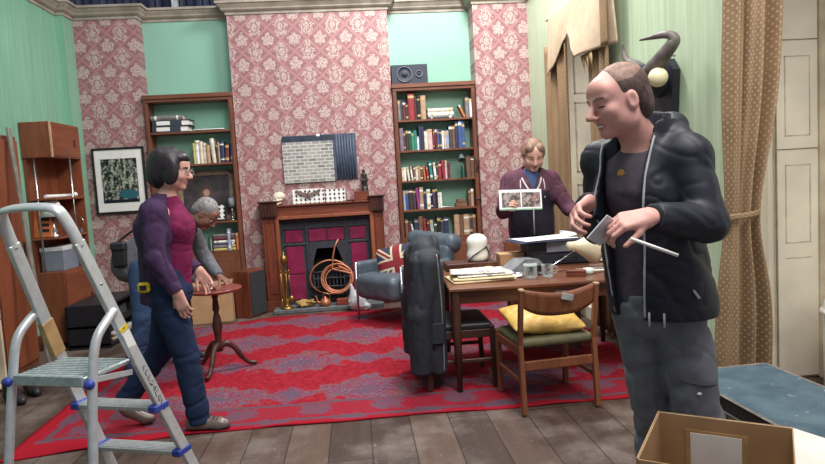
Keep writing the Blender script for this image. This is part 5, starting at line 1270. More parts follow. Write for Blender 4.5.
b = MB(); a0, a1 = sp(-1, 0.77), sp(-1, 0.93); b.bar(a0, a1, .030, .064, 0, .002, (0, 1, 0)); b.build('packing_tape', plain('brown_tape', S(176, 142, 98), 0.5), t, label='brown packing tape wrapped round the stile')

# ---------------------------------------------------------------- blue trunk
t = thing('trunk', 'large black trunk with a worn blue top and studded edges beside the brown curtain', 'trunk', (1.82, 2.60, 0), math.radians(2))
def m_trunk():
    m = Mat('worn_blue_leathercloth', 0.5, 0, 0.4); m.coords(); n = m.noise(5, 5, None, 0.65); n2 = m.noise(22, 4, m.scaled((0.5, 1, 1)), 0.7)
    c = m.mix(n.step(0.35, 0.7), S(52, 74, 88), S(76, 98, 108)); c = m.mix(n2.step(0.62, 0.72) * 0.6, c, S(176, 184, 184)); return m.color(c).m
TW, TD, TH = 0.24, 0.45, 0.40
MB().bx(-TW, TW, -TD, TD, 0.002, TH - 0.075, 0, 0.006).build('body', plain('trunk_black', S(34, 34, 38), 0.55, 0, 0.15, 20), t)
o = MB().bx(-TW - .004, TW + .004, -TD - .004, TD + .004, TH - 0.07, TH - .004, 0, 0.004).build('lid', plain('trunk_black', S(34, 34, 38), 0.55, 0, 0.15, 20), t)
MB().bx(-TW + .002, TW - .002, -TD + .002, TD - .002, TH - .006, TH, 0, 0.002).build('top_panel', [m_trunk()], o, label='worn blue top panel')
b = MB()
for (x0, y0, x1, y1) in ((-TW, -TD, -TW, TD), (-TW, TD, TW, TD), (TW, TD, TW, -TD), (TW, -TD, -TW, -TD)):
    b.bar((x0, y0, TH + .0005), (x1, y1, TH + .0005), .016, .005, 0, .002); n = int(math.hypot(x1 - x0, y1 - y0) / .035)
    for i in range(n): 
        q = (i + .5) / n; b.ell((x0 + (x1 - x0) * q, y0 + (y1 - y0) * q, TH + .003), (.005, .005, .003), 6, 4)
b.build('studded_edging', plain('edge_trim', S(120, 112, 104), 0.5, 0.3), t)
MB().bx(-TW - .010, -TW, -TD, TD, TH - .085, TH - .062, 0, .003).build('edge_band', plain('dull_metal', S(92, 88, 84), 0.5, 0.5), t)
for y in (-.18, .22):
    b = MB(); b.box((-TW - .008, y, TH - .09), (.014, .05, .07), 0, None, .004); b.ell((-TW - .018, y, TH - .10), (.010, .013, .013), 10, 6); b.build('latch', F['bronze'], t)
MB().tube(curve_pts([(-TW - .004, -.05, .20), (-TW - .03, -.045, .17), (-TW - .03, .065, .17), (-TW - .004, .07, .20)], 5), .008, 7).build('handle', F['bronze'], t)

# ---------------------------------------------------------------- open carton in front (rests on a stack height of its own)
CB = plain('brown_cardboard', S(168, 132, 94), 0.8, 0, 0.05, 6); CBL = plain('cardboard_edge', S(196, 170, 136), 0.85)
A_, B_ = Vector((0.99, 2.07, 0)), Vector((1.31, 1.85, 0)); ex = (B_ - A_).normalized(); ey = Vector((-ex.y, ex.x, 0)); BW = 0.40; BH = 0.60
t = thing('cardboard_box', 'large open brown cardboard box with a white label inside, front right corner', 'box', A_, math.atan2(ex.y, ex.x))
# local: x along the back wall, y = 0 at the back wall and negative towards the viewer
MB().bx(0, BW, -.004, 0, .003, BH).build('back_wall', CB, t); MB().bx(0, .004, -BW, 0, .003, BH).build('side_wall', CB, t); MB().bx(BW - .004, BW, -BW, 0, .003, BH).build('side_wall', CB, t); MB().bx(0, BW, -BW, -BW + .004, .003, BH).build('front_wall', CB, t); MB().bx(0, BW, -BW, 0, .002, .008).build('bottom', CB, t)
MB().box((-.004, -BW / 2, BH - .075), (.004, BW, .16), 0, Matrix.Rotation(.05, 3, 'Y')).build('flap', CB, t)
b = MB(); b.box((BW + .072, -BW / 2, BH - .018), (.15, BW, .004), 0, Matrix.Rotation(.24, 3, 'Y')); b.build('flap', plain('white_board_flap', S(222, 212, 202), 0.8, 0, 0.03), t, label='pale flap folded out to the right')
MB().box((BW / 2, .006, BH - .09), (BW, .004, .18), 0, Matrix.Rotation(-.03, 3, 'X')).build('flap', CB, t)
MB().bx(.085, .275, -.0062, -.0045, BH - .32, BH - .045).build('tape_border', plain('brown_tape', S(176, 142, 98), 0.5), t)
MB().bx(.10, .255, -.0075, -.0062, BH - .30, BH - .055).build('paper_label', F['white'], t, label='white paper label stuck inside the box')
b = MB(); b.bx(.001, BW - .001, -.004, 0, BH, BH + .0015); b.bx(0, .004, -BW, 0, BH, BH + .0015); b.build('cut_edge', CBL, t)

# ---------------------------------------------------------------- curtains
def m_curtain():
    m = Mat('patterned_curtain', 0.55, 0, 0.4); x, y, z = m.coords('UV')
    u = x / 0.030; v = y / 0.040; a = (u.fract() - 0.5).abs(); c = (v.fract() - 0.5).abs(); a2 = ((u + 0.5).fract() - 0.5).abs(); c2 = ((v + 0.5).fract() - 0.5).abs()
    d = (a + c).mn(a2 + c2); n = m.noise(3, 3)
    base = m.mix(n.step(0.3, 0.7), S(124, 98, 72), S(140, 114, 86)); m.color(m.mix(d.step(0.24, 0.16) * 0.75, base, S(176, 150, 118))); return m.m
CUR = m_curtain(); LIN = plain('curtain_lining', S(192, 170, 144), 0.7, 0, 0.05)
def cloth(name, fn, nu, nv, wid, hei, mats, parent=None, t=0.004):
    b = MB().sheet(fn, nu, nv, t); me_o = b.build(name, mats, parent)
    me = me_o.data; uv = me.uv_layers.new(name='UVMap'); W_ = nu + 1; n = W_ * (nv + 1)
    for l in me.loops:
        i = l.vertex_index % n; uv.data[l.index].uv = ((i % W_) / nu * wid, (i // W_) / nv * hei)
    return me_o
def drape(x0, x1, y0, y1, z0, z1, folds, amp, tie=None, seed=0, lean=0.0):
    """curtain from top corner pair (x0,y0)-(x1,y1); tie=(z, u centre, squeeze)"""
    r = random.Random(seed); ph = r.random() * 6; dx, dy = x1 - x0, y1 - y0; L = math.hypot(dx, dy); nx, ny = -dy / L, dx / L
    def fn(u, v):
        z = z1 + (z0 - z1) * v; s = u; a = amp
        if tie:
            q = math.exp(-((z - tie[0]) / (0.55 if z > tie[0] else 0.42)) ** 2 * 1.4); s = tie[1] + (u - tie[1]) * (1 - q * tie[2]); a = amp * (1 - 0.35 * q)
        w = a * (math.sin(folds * 2 * PI * u + ph + 0.5 * math.sin(v * 3 + u * 5)) + 0.35 * math.sin(folds * 4.3 * PI * u + 1 + v))
        return (x0 + dx * s + nx * w + lean * v, y0 + dy * s + ny * w, z)
    return fn
t = thing('curtain', 'long brown patterned curtain tied back at the front of the right wall', 'curtain', (2.2, 3.42, 0))
def place_local(fn, o): return lambda u, v: tuple(Vector(fn(u, v)) - Vector(o))
o_ = t.location
cloth('panel', place_local(drape(2.07, 2.41, 3.32, 3.36, 0.03, 3.0, 3.2, 0.042, (1.15, 0.20, 0.40), 3, -.13), o_), 90, 60, 0.75, 3.0, CUR, t)
def tieb(u, v): a = u * 2 * PI; return (2.085 - 2.2 + 0.110 * math.cos(a), 3.335 - 3.42 + 0.055 * math.sin(a), 1.165 - 0.03 * v + 0.012 * math.cos(a))
cloth('tie_back', tieb, 30, 4, 0.6, 0.05, CUR, t, 0.005)
# window 1 curtains and swagged valance
def wallz(fn): return fn
t = thing('curtain', 'narrow patterned curtain hanging left of the far window recess', 'curtain', (2.09, 6.4, 0)); cloth('panel', place_local(drape(2.10, 2.08, 6.78, 6.02, 0.05, 2.75, 3.2, 0.022, None, 5), t.location), 50, 30, 0.9, 2.7, CUR, t)
t = thing('curtain', 'narrow patterned curtain hanging right of the far window recess, behind the laughing man', 'curtain', (2.09, 5.3, 0)); cloth('panel', place_local(drape(2.09, 2.08, 5.48, 5.02, 0.05, 2.75, 3.2, 0.022, None, 6), t.location), 50, 30, 0.9, 2.7, CUR, t)
t = thing('valance', 'pale beige cloth valance swagged over the far window on the right wall', 'valance', (2.05, 5.9, 2.3))
def val(u, v):
    y = 6.50 - u * 1.62; ztop = 3.0
    kp = [(0, 2.42), (.06, 2.46), (.32, 2.67), (.39, 2.70), (.44, 2.65), (.50, 2.50), (.58, 2.43), (.80, 2.42), (1.0, 2.41)]
    for a, c in zip(kp[:-1], kp[1:]):
        if u <= c[0] + 1e-9: q = (u - a[0]) / (c[0] - a[0]); q = q * q * (3 - 2 * q); zl = a[1] + (c[1] - a[1]) * q; break
    z = ztop + (zl - ztop) * v
    x = 2.06 - 0.05 * v * math.sin(PI * min(1, u)) - 0.03 * math.sin(u * 9 + 2 * v) * v
    return (x - 2.05, y - 5.9, z - 2.3)
cloth('swag', val, 70, 24, 1.8, .9, LIN, t, 0.006)
cloth('side_trim', lambda u, v: (2.035 - 2.05 - 0.012 * math.sin(u * 7), 5.08 - u * 0.15 - 5.9, 3.0 - 0.58 * v - 2.3), 10, 16, 0.16, 0.8, CUR, t)
MB().bar((0.045, 0.74, 0.71), (0.045, -0.97, 0.71), 0.06, 0.03).build('pelmet_board', M['cream_dirty'], t)
b = MB()
for i in range(9):
    y = -0.42 - i * 0.028 ; z = 0.125; b.tube([(-0.03, y, z), (-0.03, y, z - 0.06 - 0.05 * (i % 3))], [.011, .002], 6)
b.build('tassel_fringe', plain('fringe_gold', S(164, 136, 98), 0.7), t)

# ---------------------------------------------------------------- horned trophy on the right wall
t = thing('horned_trophy', 'dark horned animal head trophy mounted on the pale green right wall', 'trophy', (2.13, 4.22, 1.90))
MB().prism([(-.13, .22), (.10, .24), (.17, .16), (.14, -.10), (.05, -.30), (-.02, -.30), (-.15, -.08), (-.19, .12)], .05, 0, (0.015, 0, 0), ((0, -1, 0), (0, 0, 1), (-1, 0, 0))).build('shield', plain('shield_black', S(32, 34, 44), 0.5), t)
v = Vol((-.42, -.25, -.25), (0.0, .25, .30), 0.008); v.cone((-.04, 0, .10), (-.16, .03, .14), .10, .085, .04); v.cone((-.16, .03, .14), (-.28, .07, -.02), .08, .055, .04); v.ell((-.20, .05, .17), (.07, .08, .05), None, .03)
organic(v, 'head', [plain('dark_hide', S(40, 42, 54), 0.7, 0, 0.15, 40)], t)
HB = plain('horn', S(104, 96, 92), 0.45, 0, 0.15, 24)
for P, R_ in (([(-.13, .0, .15), (-.14, -.14, .19), (-.12, -.27, .26), (-.10, -.325, .315), (-.13, -.30, .355), (-.17, -.20, .365), (-.21, -.08, .37)], [.062, .054, .044, .036, .027, .018, .005]), ([(-.13, .0, .17), (-.18, .05, .225), (-.21, .10, .265), (-.225, .14, .33), (-.235, .13, .40)], [.050, .040, .028, .018, .004])):
    pts = curve_pts(P, 6); rr_ = [R_[min(int(i / 6), len(R_) - 2)] * (1 - (i % 6) / 6) + R_[min(int(i / 6) + 1, len(R_) - 1)] * ((i % 6) / 6) for i in range(len(pts))]; rr_[-1] = R_[-1]
    MB().tube(pts, rr_, 12).build('horn', HB, t)
t = thing('wall_globe', 'small cream globe hanging from the horned trophy like a lamp', 'globe', (1.985, 4.03, 2.01))
MB().ell((0, 0, 0), (.062, .062, .062), 20, 14).build('globe', plain('cream_globe', S(224, 212, 176), 0.35, 0, 0.02), t); MB().lathe([(0, .055), (.022, .055), (.024, .075), (.012, .085), (.010, .10), (0, .10)], 14).build('cap', F['chrome'], t)
MB().tube(curve_pts([(0, 0, .095), (.02, -.03, .125), (.07, -.04, .13), (.10, -.04, .125)], 5), .007, 8).build('bracket', F['chrome'], t)
# white container at the right edge
t = thing('white_tub', 'white plastic tub at the right edge of the picture beyond the blue trunk', 'tub', (2.90, 3.45, 0.0)); wpl = plain('white_tub_plastic', S(226, 224, 222), 0.35, 0, 0.02)
MB().lathe([(0, 0.002), (.17, 0.002), (.19, .05), (.195, .55), (.18, .60), (.17, .60), (.185, .54), (.18, .06), (0, .03)], 30).build('body', wpl, t); MB().lathe([(.196, .50), (.21, .51), (.21, .53), (.196, .54)], 30).build('rim', wpl, t)
# ---------------------------------------------------------------- people
SKIN = lambda n, c: plain(n, c, 0.5, 0, 0.05, 18, 0.35)
LIP = lambda n, c: plain(n, c, 0.45); EYE_W = plain('eye_white', S(214, 206, 202), 0.3); EYE_I = plain('iris_dark', S(44, 36, 34), 0.2); TEETH = plain('teeth', S(222, 214, 204), 0.3)
def denim(name, c): return plain(name, c, 0.85, 0, 0.09, 16, 0.2, 0.12)
def cloth_m(name, c, var=0.08, sc=30): return plain(name, c, 0.85, 0, var, sc, 0.2, 0.10)

def skin_body(J, h, lo, hi, headR, hs, opts, hands):
    v = Vol(lo, hi, h); P = {k_: np.array(x, float) for k_, x in J.items()}
    # trunk and limbs a little slimmer than the clothes
    v.cone(P['pelvis'], P['chest'], .105, .115, .05, (opts['side_flat'], 0.72)); v.cone(P['chest'], P['neck'], .10, .055, .06)
    v.cone(P['neck'] - 0.02 * unit(P['head'] - P['neck']), P['head'] - headR @ A3(0, 0.01, 0.03), .055 * opts.get('neckw', 1), .052 * opts.get('neckw', 1), .03)
    for s_ in 'LR':
        v.cone(P['chest'], P['sh' + s_], .08, .05, .05); v.cone(P['sh' + s_], P['el' + s_], .045, .037, .03); v.cone(P['el' + s_], P['wr' + s_], .037, .026, .02)
        v.cone(P['pelvis'], P['hip' + s_], .09, .075, .05); v.cone(P['hip' + s_], P['kn' + s_], .074, .050, .03); v.cone(P['kn' + s_], P['an' + s_], .046, .036, .02)
        an = P['an' + s_]; tv = np.array(opts['toe' + s_]); v.cone(an, an + np.array(tv) * 0.10 - A3(0, 0, .045), .028, .020, .015)
    add_head(v, P['head'], headR, hs, **opts.get('face', {}))
    for s_ in 'LR':
        if s_ in hands: add_hand(v, P['wr' + s_], *hands[s_][0], **hands[s_][1])
    return v
def trousers(J, h, lo, hi, r, seed, top, hem=None, wr=0.006, flat=None):
    v = Vol(lo, hi, h); P = {k_: np.array(x, float) for k_, x in J.items()}
    v.cone(P['pelvis'] + A3(0, 0, .03), P['waist'], r[0], r[0] * .93, .05, flat)
    for s_ in 'LR':
        v.cone(P['pelvis'] - A3(0, 0, .02), P['hip' + s_], r[0] * .8, r[1], .05); v.cone(P['hip' + s_], P['kn' + s_], r[1], r[2], .012)
        v.cone(P['kn' + s_], P['an' + s_] + (P['an' + s_] - P['kn' + s_]) * .09, r[2], r[3], .02, cap=(False, True))
    v.wrinkle(wr, 17, seed, (1, 1, 1.6)); d = unit(P['waist'] - P['pelvis']); w = P['waist']
    v.cut(lambda X, Y, Z: (X - w[0]) * d[0] + (Y - w[1]) * d[1] + (Z - w[2]) * d[2] - top)
    return v
def hair_part(name, mat, c, R, s, blobs, cuts, parent, h=0.005, wr=0.003, sub=()):
    lo = np.array(c) - .22; v = Vol(lo, lo + .44, h); L = lambda p: np.array(c) + R @ (s * np.array(p, float))
    for p, r, kk in blobs: v.ell(L(p), s * np.array(r), R, kk)
    for p, r, kk in sub: v.ell(L(p), s * np.array(r), R, kk, 'sub')
    if wr: v.wrinkle(wr, 60, 3, (1, 1, .5))
    for nrm, off in cuts:
        n = R @ np.array(nrm, float); v.cut(lambda X, Y, Z: (X - c[0]) * n[0] + (Y - c[1]) * n[1] + (Z - c[2]) * n[2] - off * s)
    return v
def person(v, label, mats, origin, paint, group=None):
    o = organic(v, 'person', mats, None, origin, paint); o.location = origin
    return tag(o, label, 'person', group)
def put(v, name, mats, p, paint=None, label=None, smooth=1):
    o = organic(v, name, mats, p, tuple(p.location), paint, smooth, label); return o
def child_mb(b, name, mats, p, label=None):
    l = p.location; b.v = [(x - l.x, y - l.y, z - l.z) for x, y, z in b.v]; return b.build(name, mats, p, label)

# ---- the laughing man at the right (turned three quarters towards the viewer, head in profile)
f = unit((-.75, -.66, 0)); l = unit((.66, -.75, 0))
J = dict(pelvis=(1.095, 2.31, .93), waist=(1.075, 2.30, 1.03), chest=(1.05, 2.275, 1.37), neck=(1.045, 2.265, 1.535), head=(.942, 2.225, 1.682),
         shL=(1.155, 2.145, 1.475), shR=(.955, 2.41, 1.475), elL=(1.17, 2.055, 1.245), elR=(.955, 2.46, 1.22), wrL=(.935, 1.985, 1.285), wrR=(.835, 2.26, 1.325),
         hipL=(1.165, 2.245, .90), hipR=(1.06, 2.365, .90), knL=(1.225, 2.235, .48), knR=(1.125, 2.375, .48), anL=(1.245, 2.30, .09), anR=(1.165, 2.455, .09))
HR = head_frame((-.965, -.20, -.24), (-.10, 0, 1)); HC = J['head']
lo, hi = (.60, 1.80, 0.0), (1.50, 2.75, 1.90)
v = skin_body(J, .005, lo, hi, HR, 1.06, dict(side_flat=f, toeL=f, toeR=f, neckw=1.15, face=dict(nose=1.25, jaw=1.08, smile=1.0)),
              dict(L=(((-.98, -.02, -.12), (.05, .55, -.75), 1), dict(s=1.05, curl=(.75, .8, .85, .9), tcurl=.35)),
                   R=(((-.72, -.55, -.30), (.25, -.65, -.6), -1), dict(s=1.05, curl=(.85, .75, .8, .85), tcurl=.45))))
man = person(v, 'laughing balding man in a black hooded jacket and grey trousers, holding a white card', [SKIN('skin_man', S(214, 160, 148)), LIP('lips_man', S(164, 96, 92)), EYE_W, EYE_I, plain('brow_man', S(158, 118, 106), 0.8), TEETH], (1.12, 2.32, 0), face_paint(HC, HR, 1.06, True, True))
hv = hair_part('hair', None, HC, HR, 1.06, [((0, -.028, .036), (.080, .096, .087), .01), ((0, -.07, -.02), (.066, .055, .075), .02)], [], None, .0045, .0025,
               sub=[((0, .10, -.02), (.12, .095, .145), .01), ((0, .105, .09), (.055, .075, .06), .012), ((.075, .02, -.05), (.03, .035, .055), .01), ((-.075, .02, -.05), (.03, .035, .055), .01)])
def hp(P):
    q = ((P - np.array(HC)) @ HR) / 1.06; return (q[:, 2] > .062 + .35 * np.clip(-.02 - q[:, 1], 0, .2) ).astype(int)
put(hv, 'hair', [plain('hair_brown_grey', S(84, 66, 62), 0.7, 0, 0.2, 60), plain('hair_thin_top', S(136, 106, 94), 0.6, 0, 0.15, 60)], man, hp)
tv = trousers(J, .007, (.85, 2.05, 0), (1.45, 2.65, 1.2), (.135, .098, .084, .082), 11, -.03, flat=(f, .85), wr=.013)
JN = denim('charcoal_work_trousers', S(108, 110, 118)); put(tv, 'trousers', [JN], man)
def first_solid(vol, x, z, y0=1.9):
    for y in np.arange(y0, y0 + .6, .002):
        i = np.round((np.array((x, y, z)) - vol.lo) / vol.h).astype(int)
        if (i >= 0).all() and (i < vol.n).all() and vol.D[tuple(i)] < 0: return y - .001
    return y0 + .3
b = MB(); b.ell((1.185, first_solid(tv, 1.185, .62, 2.06), .62), (.012, .004, .006), 10, 6); child_mb(b, 'logo_tab', F['white'], man, 'small white tab on the thigh')
b = MB(); b.tube(curve_pts([(x_, first_solid(tv, x_, .66 - .1 * (x_ - 1.12), 2.06), .66 - .1 * (x_ - 1.12)) for x_ in (1.13, 1.16, 1.19, 1.22, 1.25)], 4), .0025, 5); child_mb(b, 'pocket_seam', plain('seam_dark', S(66, 68, 74), 0.8), man)
# tee
v = Vol((.80, 2.0, .9), (1.40, 2.65, 1.62), .006); P = {k_: np.array(x, float) for k_, x in J.items()}
v.cone(P['waist'] - A3(0, 0, .06), P['chest'], .128, .132, .05, (f, .78)); v.cone(P['chest'], P['neck'] - A3(0, 0, .03), .115, .072, .06)
for s_ in 'LR': v.cone(P['chest'], P['sh' + s_], .08, .050, .04)
v.wrinkle(.004, 20, 4); nb = P['neck'] + A3(0, 0, .0); v.cut(lambda X, Y, Z: (Z - nb[2]) + .35 * ((X - nb[0]) * f[0] + (Y - nb[1]) * f[1]) + .015)
put(v, 'tee_shirt', [cloth_m('grey_tee', S(84, 76, 84))], man)
ce = None
for a_ in np.arange(.3, -.1, -.002):
    p_ = P['chest'] + f * a_ - l * .022; p_[2] = 1.425; i_ = np.round((p_ - v.lo) / v.h).astype(int)
    if v.D[tuple(i_)] < 0: ce = p_ + f * .001; break
b = MB(); Rm = Matrix((Vector(l), Vector((0, 0, 1)), Vector(f))).transposed()
b.prism([(-.020, -.006), (.018, -.006), (.020, .002), (.006, .004), (.002, .014), (-.012, .016), (-.020, .004)], .004, 0, tuple(ce), (tuple(l), (0, 0, 1), tuple(f))); child_mb(b, 'chest_emblem', plain('ochre_print', S(176, 134, 60), 0.7), man, 'small ochre emblem on the chest')
# jacket: thick shell with an open front
BJK = plain('black_waterproof', S(28, 31, 42), 0.55, 0, 0.10, 30, 0.4)
v = Vol((.72, 1.86, .86), (1.48, 2.78, 1.70), .006)
v.cone(P['waist'] - A3(0, 0, .10) + l * .035 - f * .03, P['chest'] - A3(0, 0, .03), .200, .176, .04, (f, .86)); v.cone(P['chest'] - A3(0, 0, .03), P['neck'] - A3(0, 0, .03), .165, .105, .05, (f, .88))
for s_ in 'LR':
    v.cone(P['neck'] - A3(0, 0, .05), P['sh' + s_], .075, .074, .03); v.cone(P['chest'], P['sh' + s_], .09, .074, .03); v.cone(P['sh' + s_], P['el' + s_], .074, .066, .02)
    wv = P['wr' + s_]; ev = P['el' + s_]; v.cone(ev, ev + (wv - ev) * .93, .070, .050, .02, cap=(False, True))
# standing collar, hood bunched on the back
nk = P['neck']; v.cone(nk - A3(0, 0, .08), nk + A3(.035, .012, .085), .112, .098, .02, cap=(False, True)); hb = [nk + f * .04 + l * .105 + A3(0, 0, -.045), nk - f * .03 + l * .125 + A3(0, 0, .0), nk - f * .10 + l * .07 + A3(0, 0, .045), nk - f * .125 + A3(0, 0, .055), nk - f * .10 - l * .08 + A3(0, 0, .03), nk - f * .02 - l * .125 + A3(0, 0, -.02)]
for a_, b_, ra_, rb_ in zip(hb[:-1], hb[1:], (.026, .046, .058, .060, .052), (.046, .058, .060, .052, .030)): v.cone(a_, b_, ra_, rb_, .018)
v.wrinkle(.008, 22, 12)
cpt = P['chest']
def front(X, Y, Z):      # the opening: a wedge in front of the chest, and the hollow that shows the shirt
    a = (X - cpt[0]) * f[0] + (Y - cpt[1]) * f[1]; s_ = (X - cpt[0]) * l[0] + (Y - cpt[1]) * l[1]
    w = np.where(Z > 1.35, .085 + .10 * np.clip(Z - 1.44, 0, .1), .085 - .06 * (1.35 - Z)); s0 = s_ - (-.025)
    return np.minimum(np.minimum(a - .045, w - np.abs(s0)), 10 + 0 * Z)
v.cut(front)
v.cut(lambda X, Y, Z: np.minimum(.082 - np.sqrt((X - nk[0] - .3 * np.clip(Z - nk[2], 0, 1)) ** 2 + (Y - nk[1]) ** 2), Z - (nk[2] - .055)))
v.cut(lambda X, Y, Z: .895 - Z + 0 * X + 0 * Y)
jk = put(v, 'jacket', [BJK], man)
ZIP = plain('pale_zip_tape', S(176, 178, 184), 0.4)
JV = v
def probe(vol, c, f, l, z, s_):
    for a in np.arange(.36, -.10, -.003):
        p = np.array(c) + f * a + l * s_; p[2] = z; i = np.round((p - vol.lo) / vol.h).astype(int)
        if (i >= 0).all() and (i < vol.n).all() and vol.D[tuple(i)] < 0: return tuple(p + f * .002)
    return tuple(np.array((c[0], c[1], z)) + f * .1 + l * s_)
def surf(z, s_, a): return probe(JV, cpt, f, l, z, s_)
zp_ = MB(); zp_.tube(curve_pts([*[surf(z, .069 - .06 * max(0, 1.35 - z) + .10 * min(.1, max(0, z - 1.44)), 0) for z in (1.55, 1.51, 1.47, 1.42, 1.36, 1.30, 1.22, 1.14, 1.06, .98, .91)]], 8), .0045, 6); child_mb(zp_, 'zip', ZIP, man, 'pale zip tape on the left front edge')
zp_ = MB(); zp_.tube(curve_pts([*[surf(z, -.119 + .06 * max(0, 1.35 - z) - .10 * min(.1, max(0, z - 1.44)), 0) for z in (1.54, 1.50, 1.46, 1.42, 1.36, 1.30, 1.22, 1.14, 1.06, .98, .91)]], 8), .0035, 6); child_mb(zp_, 'zip', ZIP, man, 'pale zip tape on the right front edge')
a_ = Vector(surf(1.01, .19, 0)); b = MB(); b.bar(a_, a_ + Vector((.018, -.008, -.03)), .010, .008, 0, .002); child_mb(b, 'pocket_zip_pull', ZIP, man)
for q_ in (.06, .11):
    a_ = Vector(surf(.93, q_, 0)); b = MB(); b.tube([a_, a_ + Vector((0, 0, -.05))], .004, 6); child_mb(b, 'draw_cord', ZIP, man)
for s_ in 'LR':
    v = Vol(np.array(J['an' + s_]) - .3, np.array(J['an' + s_]) + .3, .008); add_shoe(v, J['an' + s_], f, 1.1); put(v, 'shoe', [plain('dark_boot', S(48, 42, 40), 0.5)], man)
# white card and stick in his hands
wl, wr_ = np.array(J['wrL']), np.array(J['wrR'])
pk = np.array((.80, 2.03, 1.245))
b = MB(); R3 = Matrix.Rotation(.5, 3, 'Y') @ Matrix.Rotation(.5, 3, 'Z') @ Matrix.Rotation(.35, 3, 'X'); b.box(Vector(pk), (.075, .006, .10), 0, R3, .001)
single(b, 'card', plain('grey_white_card', S(206, 210, 216), 0.6, 0, 0.03), 'small white card pinched between the laughing man\'s hands', 'card', tuple(pk), None)
b = MB().tube([(.845, 1.925, 1.225), (.985, 1.90, 1.165)], .0055, 8); single(b, 'stick', F['white'], 'thin white stick pointing down from the laughing man\'s left hand', 'stick', (.845, 1.925, 1.225))

# ---- the woman walking across at the left, in profile to the right
f = A3(1, 0, 0); l = A3(0, 1, 0)
J = dict(pelvis=(-1.165, 3.95, .87), waist=(-1.165, 3.95, .97), chest=(-1.15, 3.95, 1.25), neck=(-1.125, 3.95, 1.42), head=(-1.075, 3.945, 1.585),
         shL=(-1.145, 4.10, 1.35), shR=(-1.165, 3.79, 1.35), elL=(-1.20, 4.15, 1.10), elR=(-1.165, 3.745, 1.09), wrL=(-1.02, 4.12, .95), wrR=(-1.06, 3.76, .87),
         hipL=(-1.18, 4.03, .84), hipR=(-1.15, 3.87, .84), knL=(-1.27, 4.04, .48), knR=(-1.075, 3.875, .47), anL=(-1.50, 4.06, .20), anR=(-1.035, 3.88, .09))
HR = head_frame((.97, -.10, -.18), (.05, 0, 1)); HC = J['head']
v = skin_body(J, .006, (-1.75, 3.6, 0), (-.75, 4.3, 1.78), HR, 1.0, dict(side_flat=f, toeL=(.55, 0, -.8), toeR=(1, -.1, 0), neckw=.88, face=dict(nose=.95, jaw=.95)),
              dict(L=(((.5, 0, -.85), (0, -1, 0), 1), {}), R=(((.25, .05, -.97), (.1, 1, .05), -1), dict(curl=(.4, .45, .5, .55)))))
w1_ = person(v, 'walking woman with a dark bob and glasses in a purple cardigan, pink top and jeans', [SKIN('skin_walker', S(204, 154, 140)), LIP('lips_walker', S(170, 100, 100)), EYE_W, EYE_I, plain('brow_dark', S(60, 46, 44), 0.8)], (-1.16, 3.95, 0), face_paint(HC, HR))
hv = hair_part('hair', None, HC, HR, 1.0, [((0, -.038, .040), (.096, .120, .100), .01), ((0, -.075, -.03), (.090, .078, .092), .03), ((.075, .015, -.01), (.024, .050, .075), .02), ((-.075, .015, -.01), (.024, .050, .075), .02), ((0, .046, .080), (.062, .045, .034), .02)], [], None, .005, .003,
               sub=[((0, .135, -.035), (.085, .085, .095), .01)])
put(hv, 'hair', [plain('hair_black', S(38, 30, 36), 0.45, 0, 0.2, 60)], w1_)
Lh = lambda x, y, z: tuple(np.array(HC) + HR @ A3(x, y, z))
b = MB()
for x in (-1, 1): b.tube([Lh(x * .033 + .025 * math.cos(a), .104, .002 + .019 * math.sin(a)) for a in [2 * PI * i / 18 for i in range(18)]], .0018, 6, closed=True); b.tube([Lh(x * .058, .103, .006), Lh(x * .080, .05, .008), Lh(x * .081, -.01, .004)], .002, 6)
b.tube([Lh(-.009, .106, .004), Lh(.009, .106, .004)], .002, 6); child_mb(b, 'glasses', plain('silver_frames', S(150, 140, 140), 0.3, 0.5), w1_, 'thin framed glasses')
P = {k_: np.array(x, float) for k_, x in J.items()}
tv = trousers(J, .007, (-1.75, 3.65, 0), (-.8, 4.3, 1.2), (.150, .098, .074, .068), 5, .03, flat=(f, .88), wr=.009); put(tv, 'jeans', [denim('dark_blue_denim', S(32, 44, 72))], w1_)
v = Vol((-1.5, 3.6, .80), (-.85, 4.3, 1.50), .006); v.cone(P['pelvis'] + A3(.035, 0, 0), P['chest'] + A3(.05, 0, 0), .100, .108, .05, (l, .98)); v.cone(P['chest'] + A3(.035, 0, 0), P['neck'] + A3(.01, 0, -.04), .112, .074, .06); v.ell(P['chest'] + A3(.085, -.065, .0), (.055, .062, .065), None, .05); v.ell(P['chest'] + A3(.085, .065, .0), (.055, .062, .065), None, .05); v.wrinkle(.006, 24, 6); put(v, 'top', [cloth_m('pink_top', S(112, 30, 70))], w1_)
v = Vol((-1.6, 3.55, .74), (-.85, 4.35, 1.52), .006)
v.cone(P['pelvis'] + A3(-.02, 0, -.04), P['chest'] + A3(-.020, 0, 0), .152, .145, .05, (f, .95)); v.cone(P['chest'] - A3(.02, 0, 0), P['neck'] - A3(.012, 0, .03), .145, .082, .08)
for s_ in 'LR':
    v.cone(P['chest'], P['sh' + s_], .10, .070, .05); v.cone(P['sh' + s_], P['el' + s_], .068, .058, .03); v.cone(P['el' + s_], P['wr' + s_] + (P['el' + s_] - P['wr' + s_]) * .06, .057, .045, .02, cap=(False, True))
v.wrinkle(.008, 20, 7); ch_ = P['chest']
v.cut(lambda X, Y, Z: np.minimum(np.minimum(X - (ch_[0] + .050 + .02 * np.clip(1.1 - Z, -1, 1)), .128 - np.abs(Y - 3.95)), 1.5 - Z))
v.cut(lambda X, Y, Z: np.minimum(.058 - np.sqrt((X - P['neck'][0]) ** 2 + (Y - P['neck'][1]) ** 2), Z - 1.36)); v.cut(lambda X, Y, Z: .80 - Z + 0 * X + 0 * Y)
put(v, 'cardigan', [cloth_m('purple_cardigan', S(66, 46, 76))], w1_)
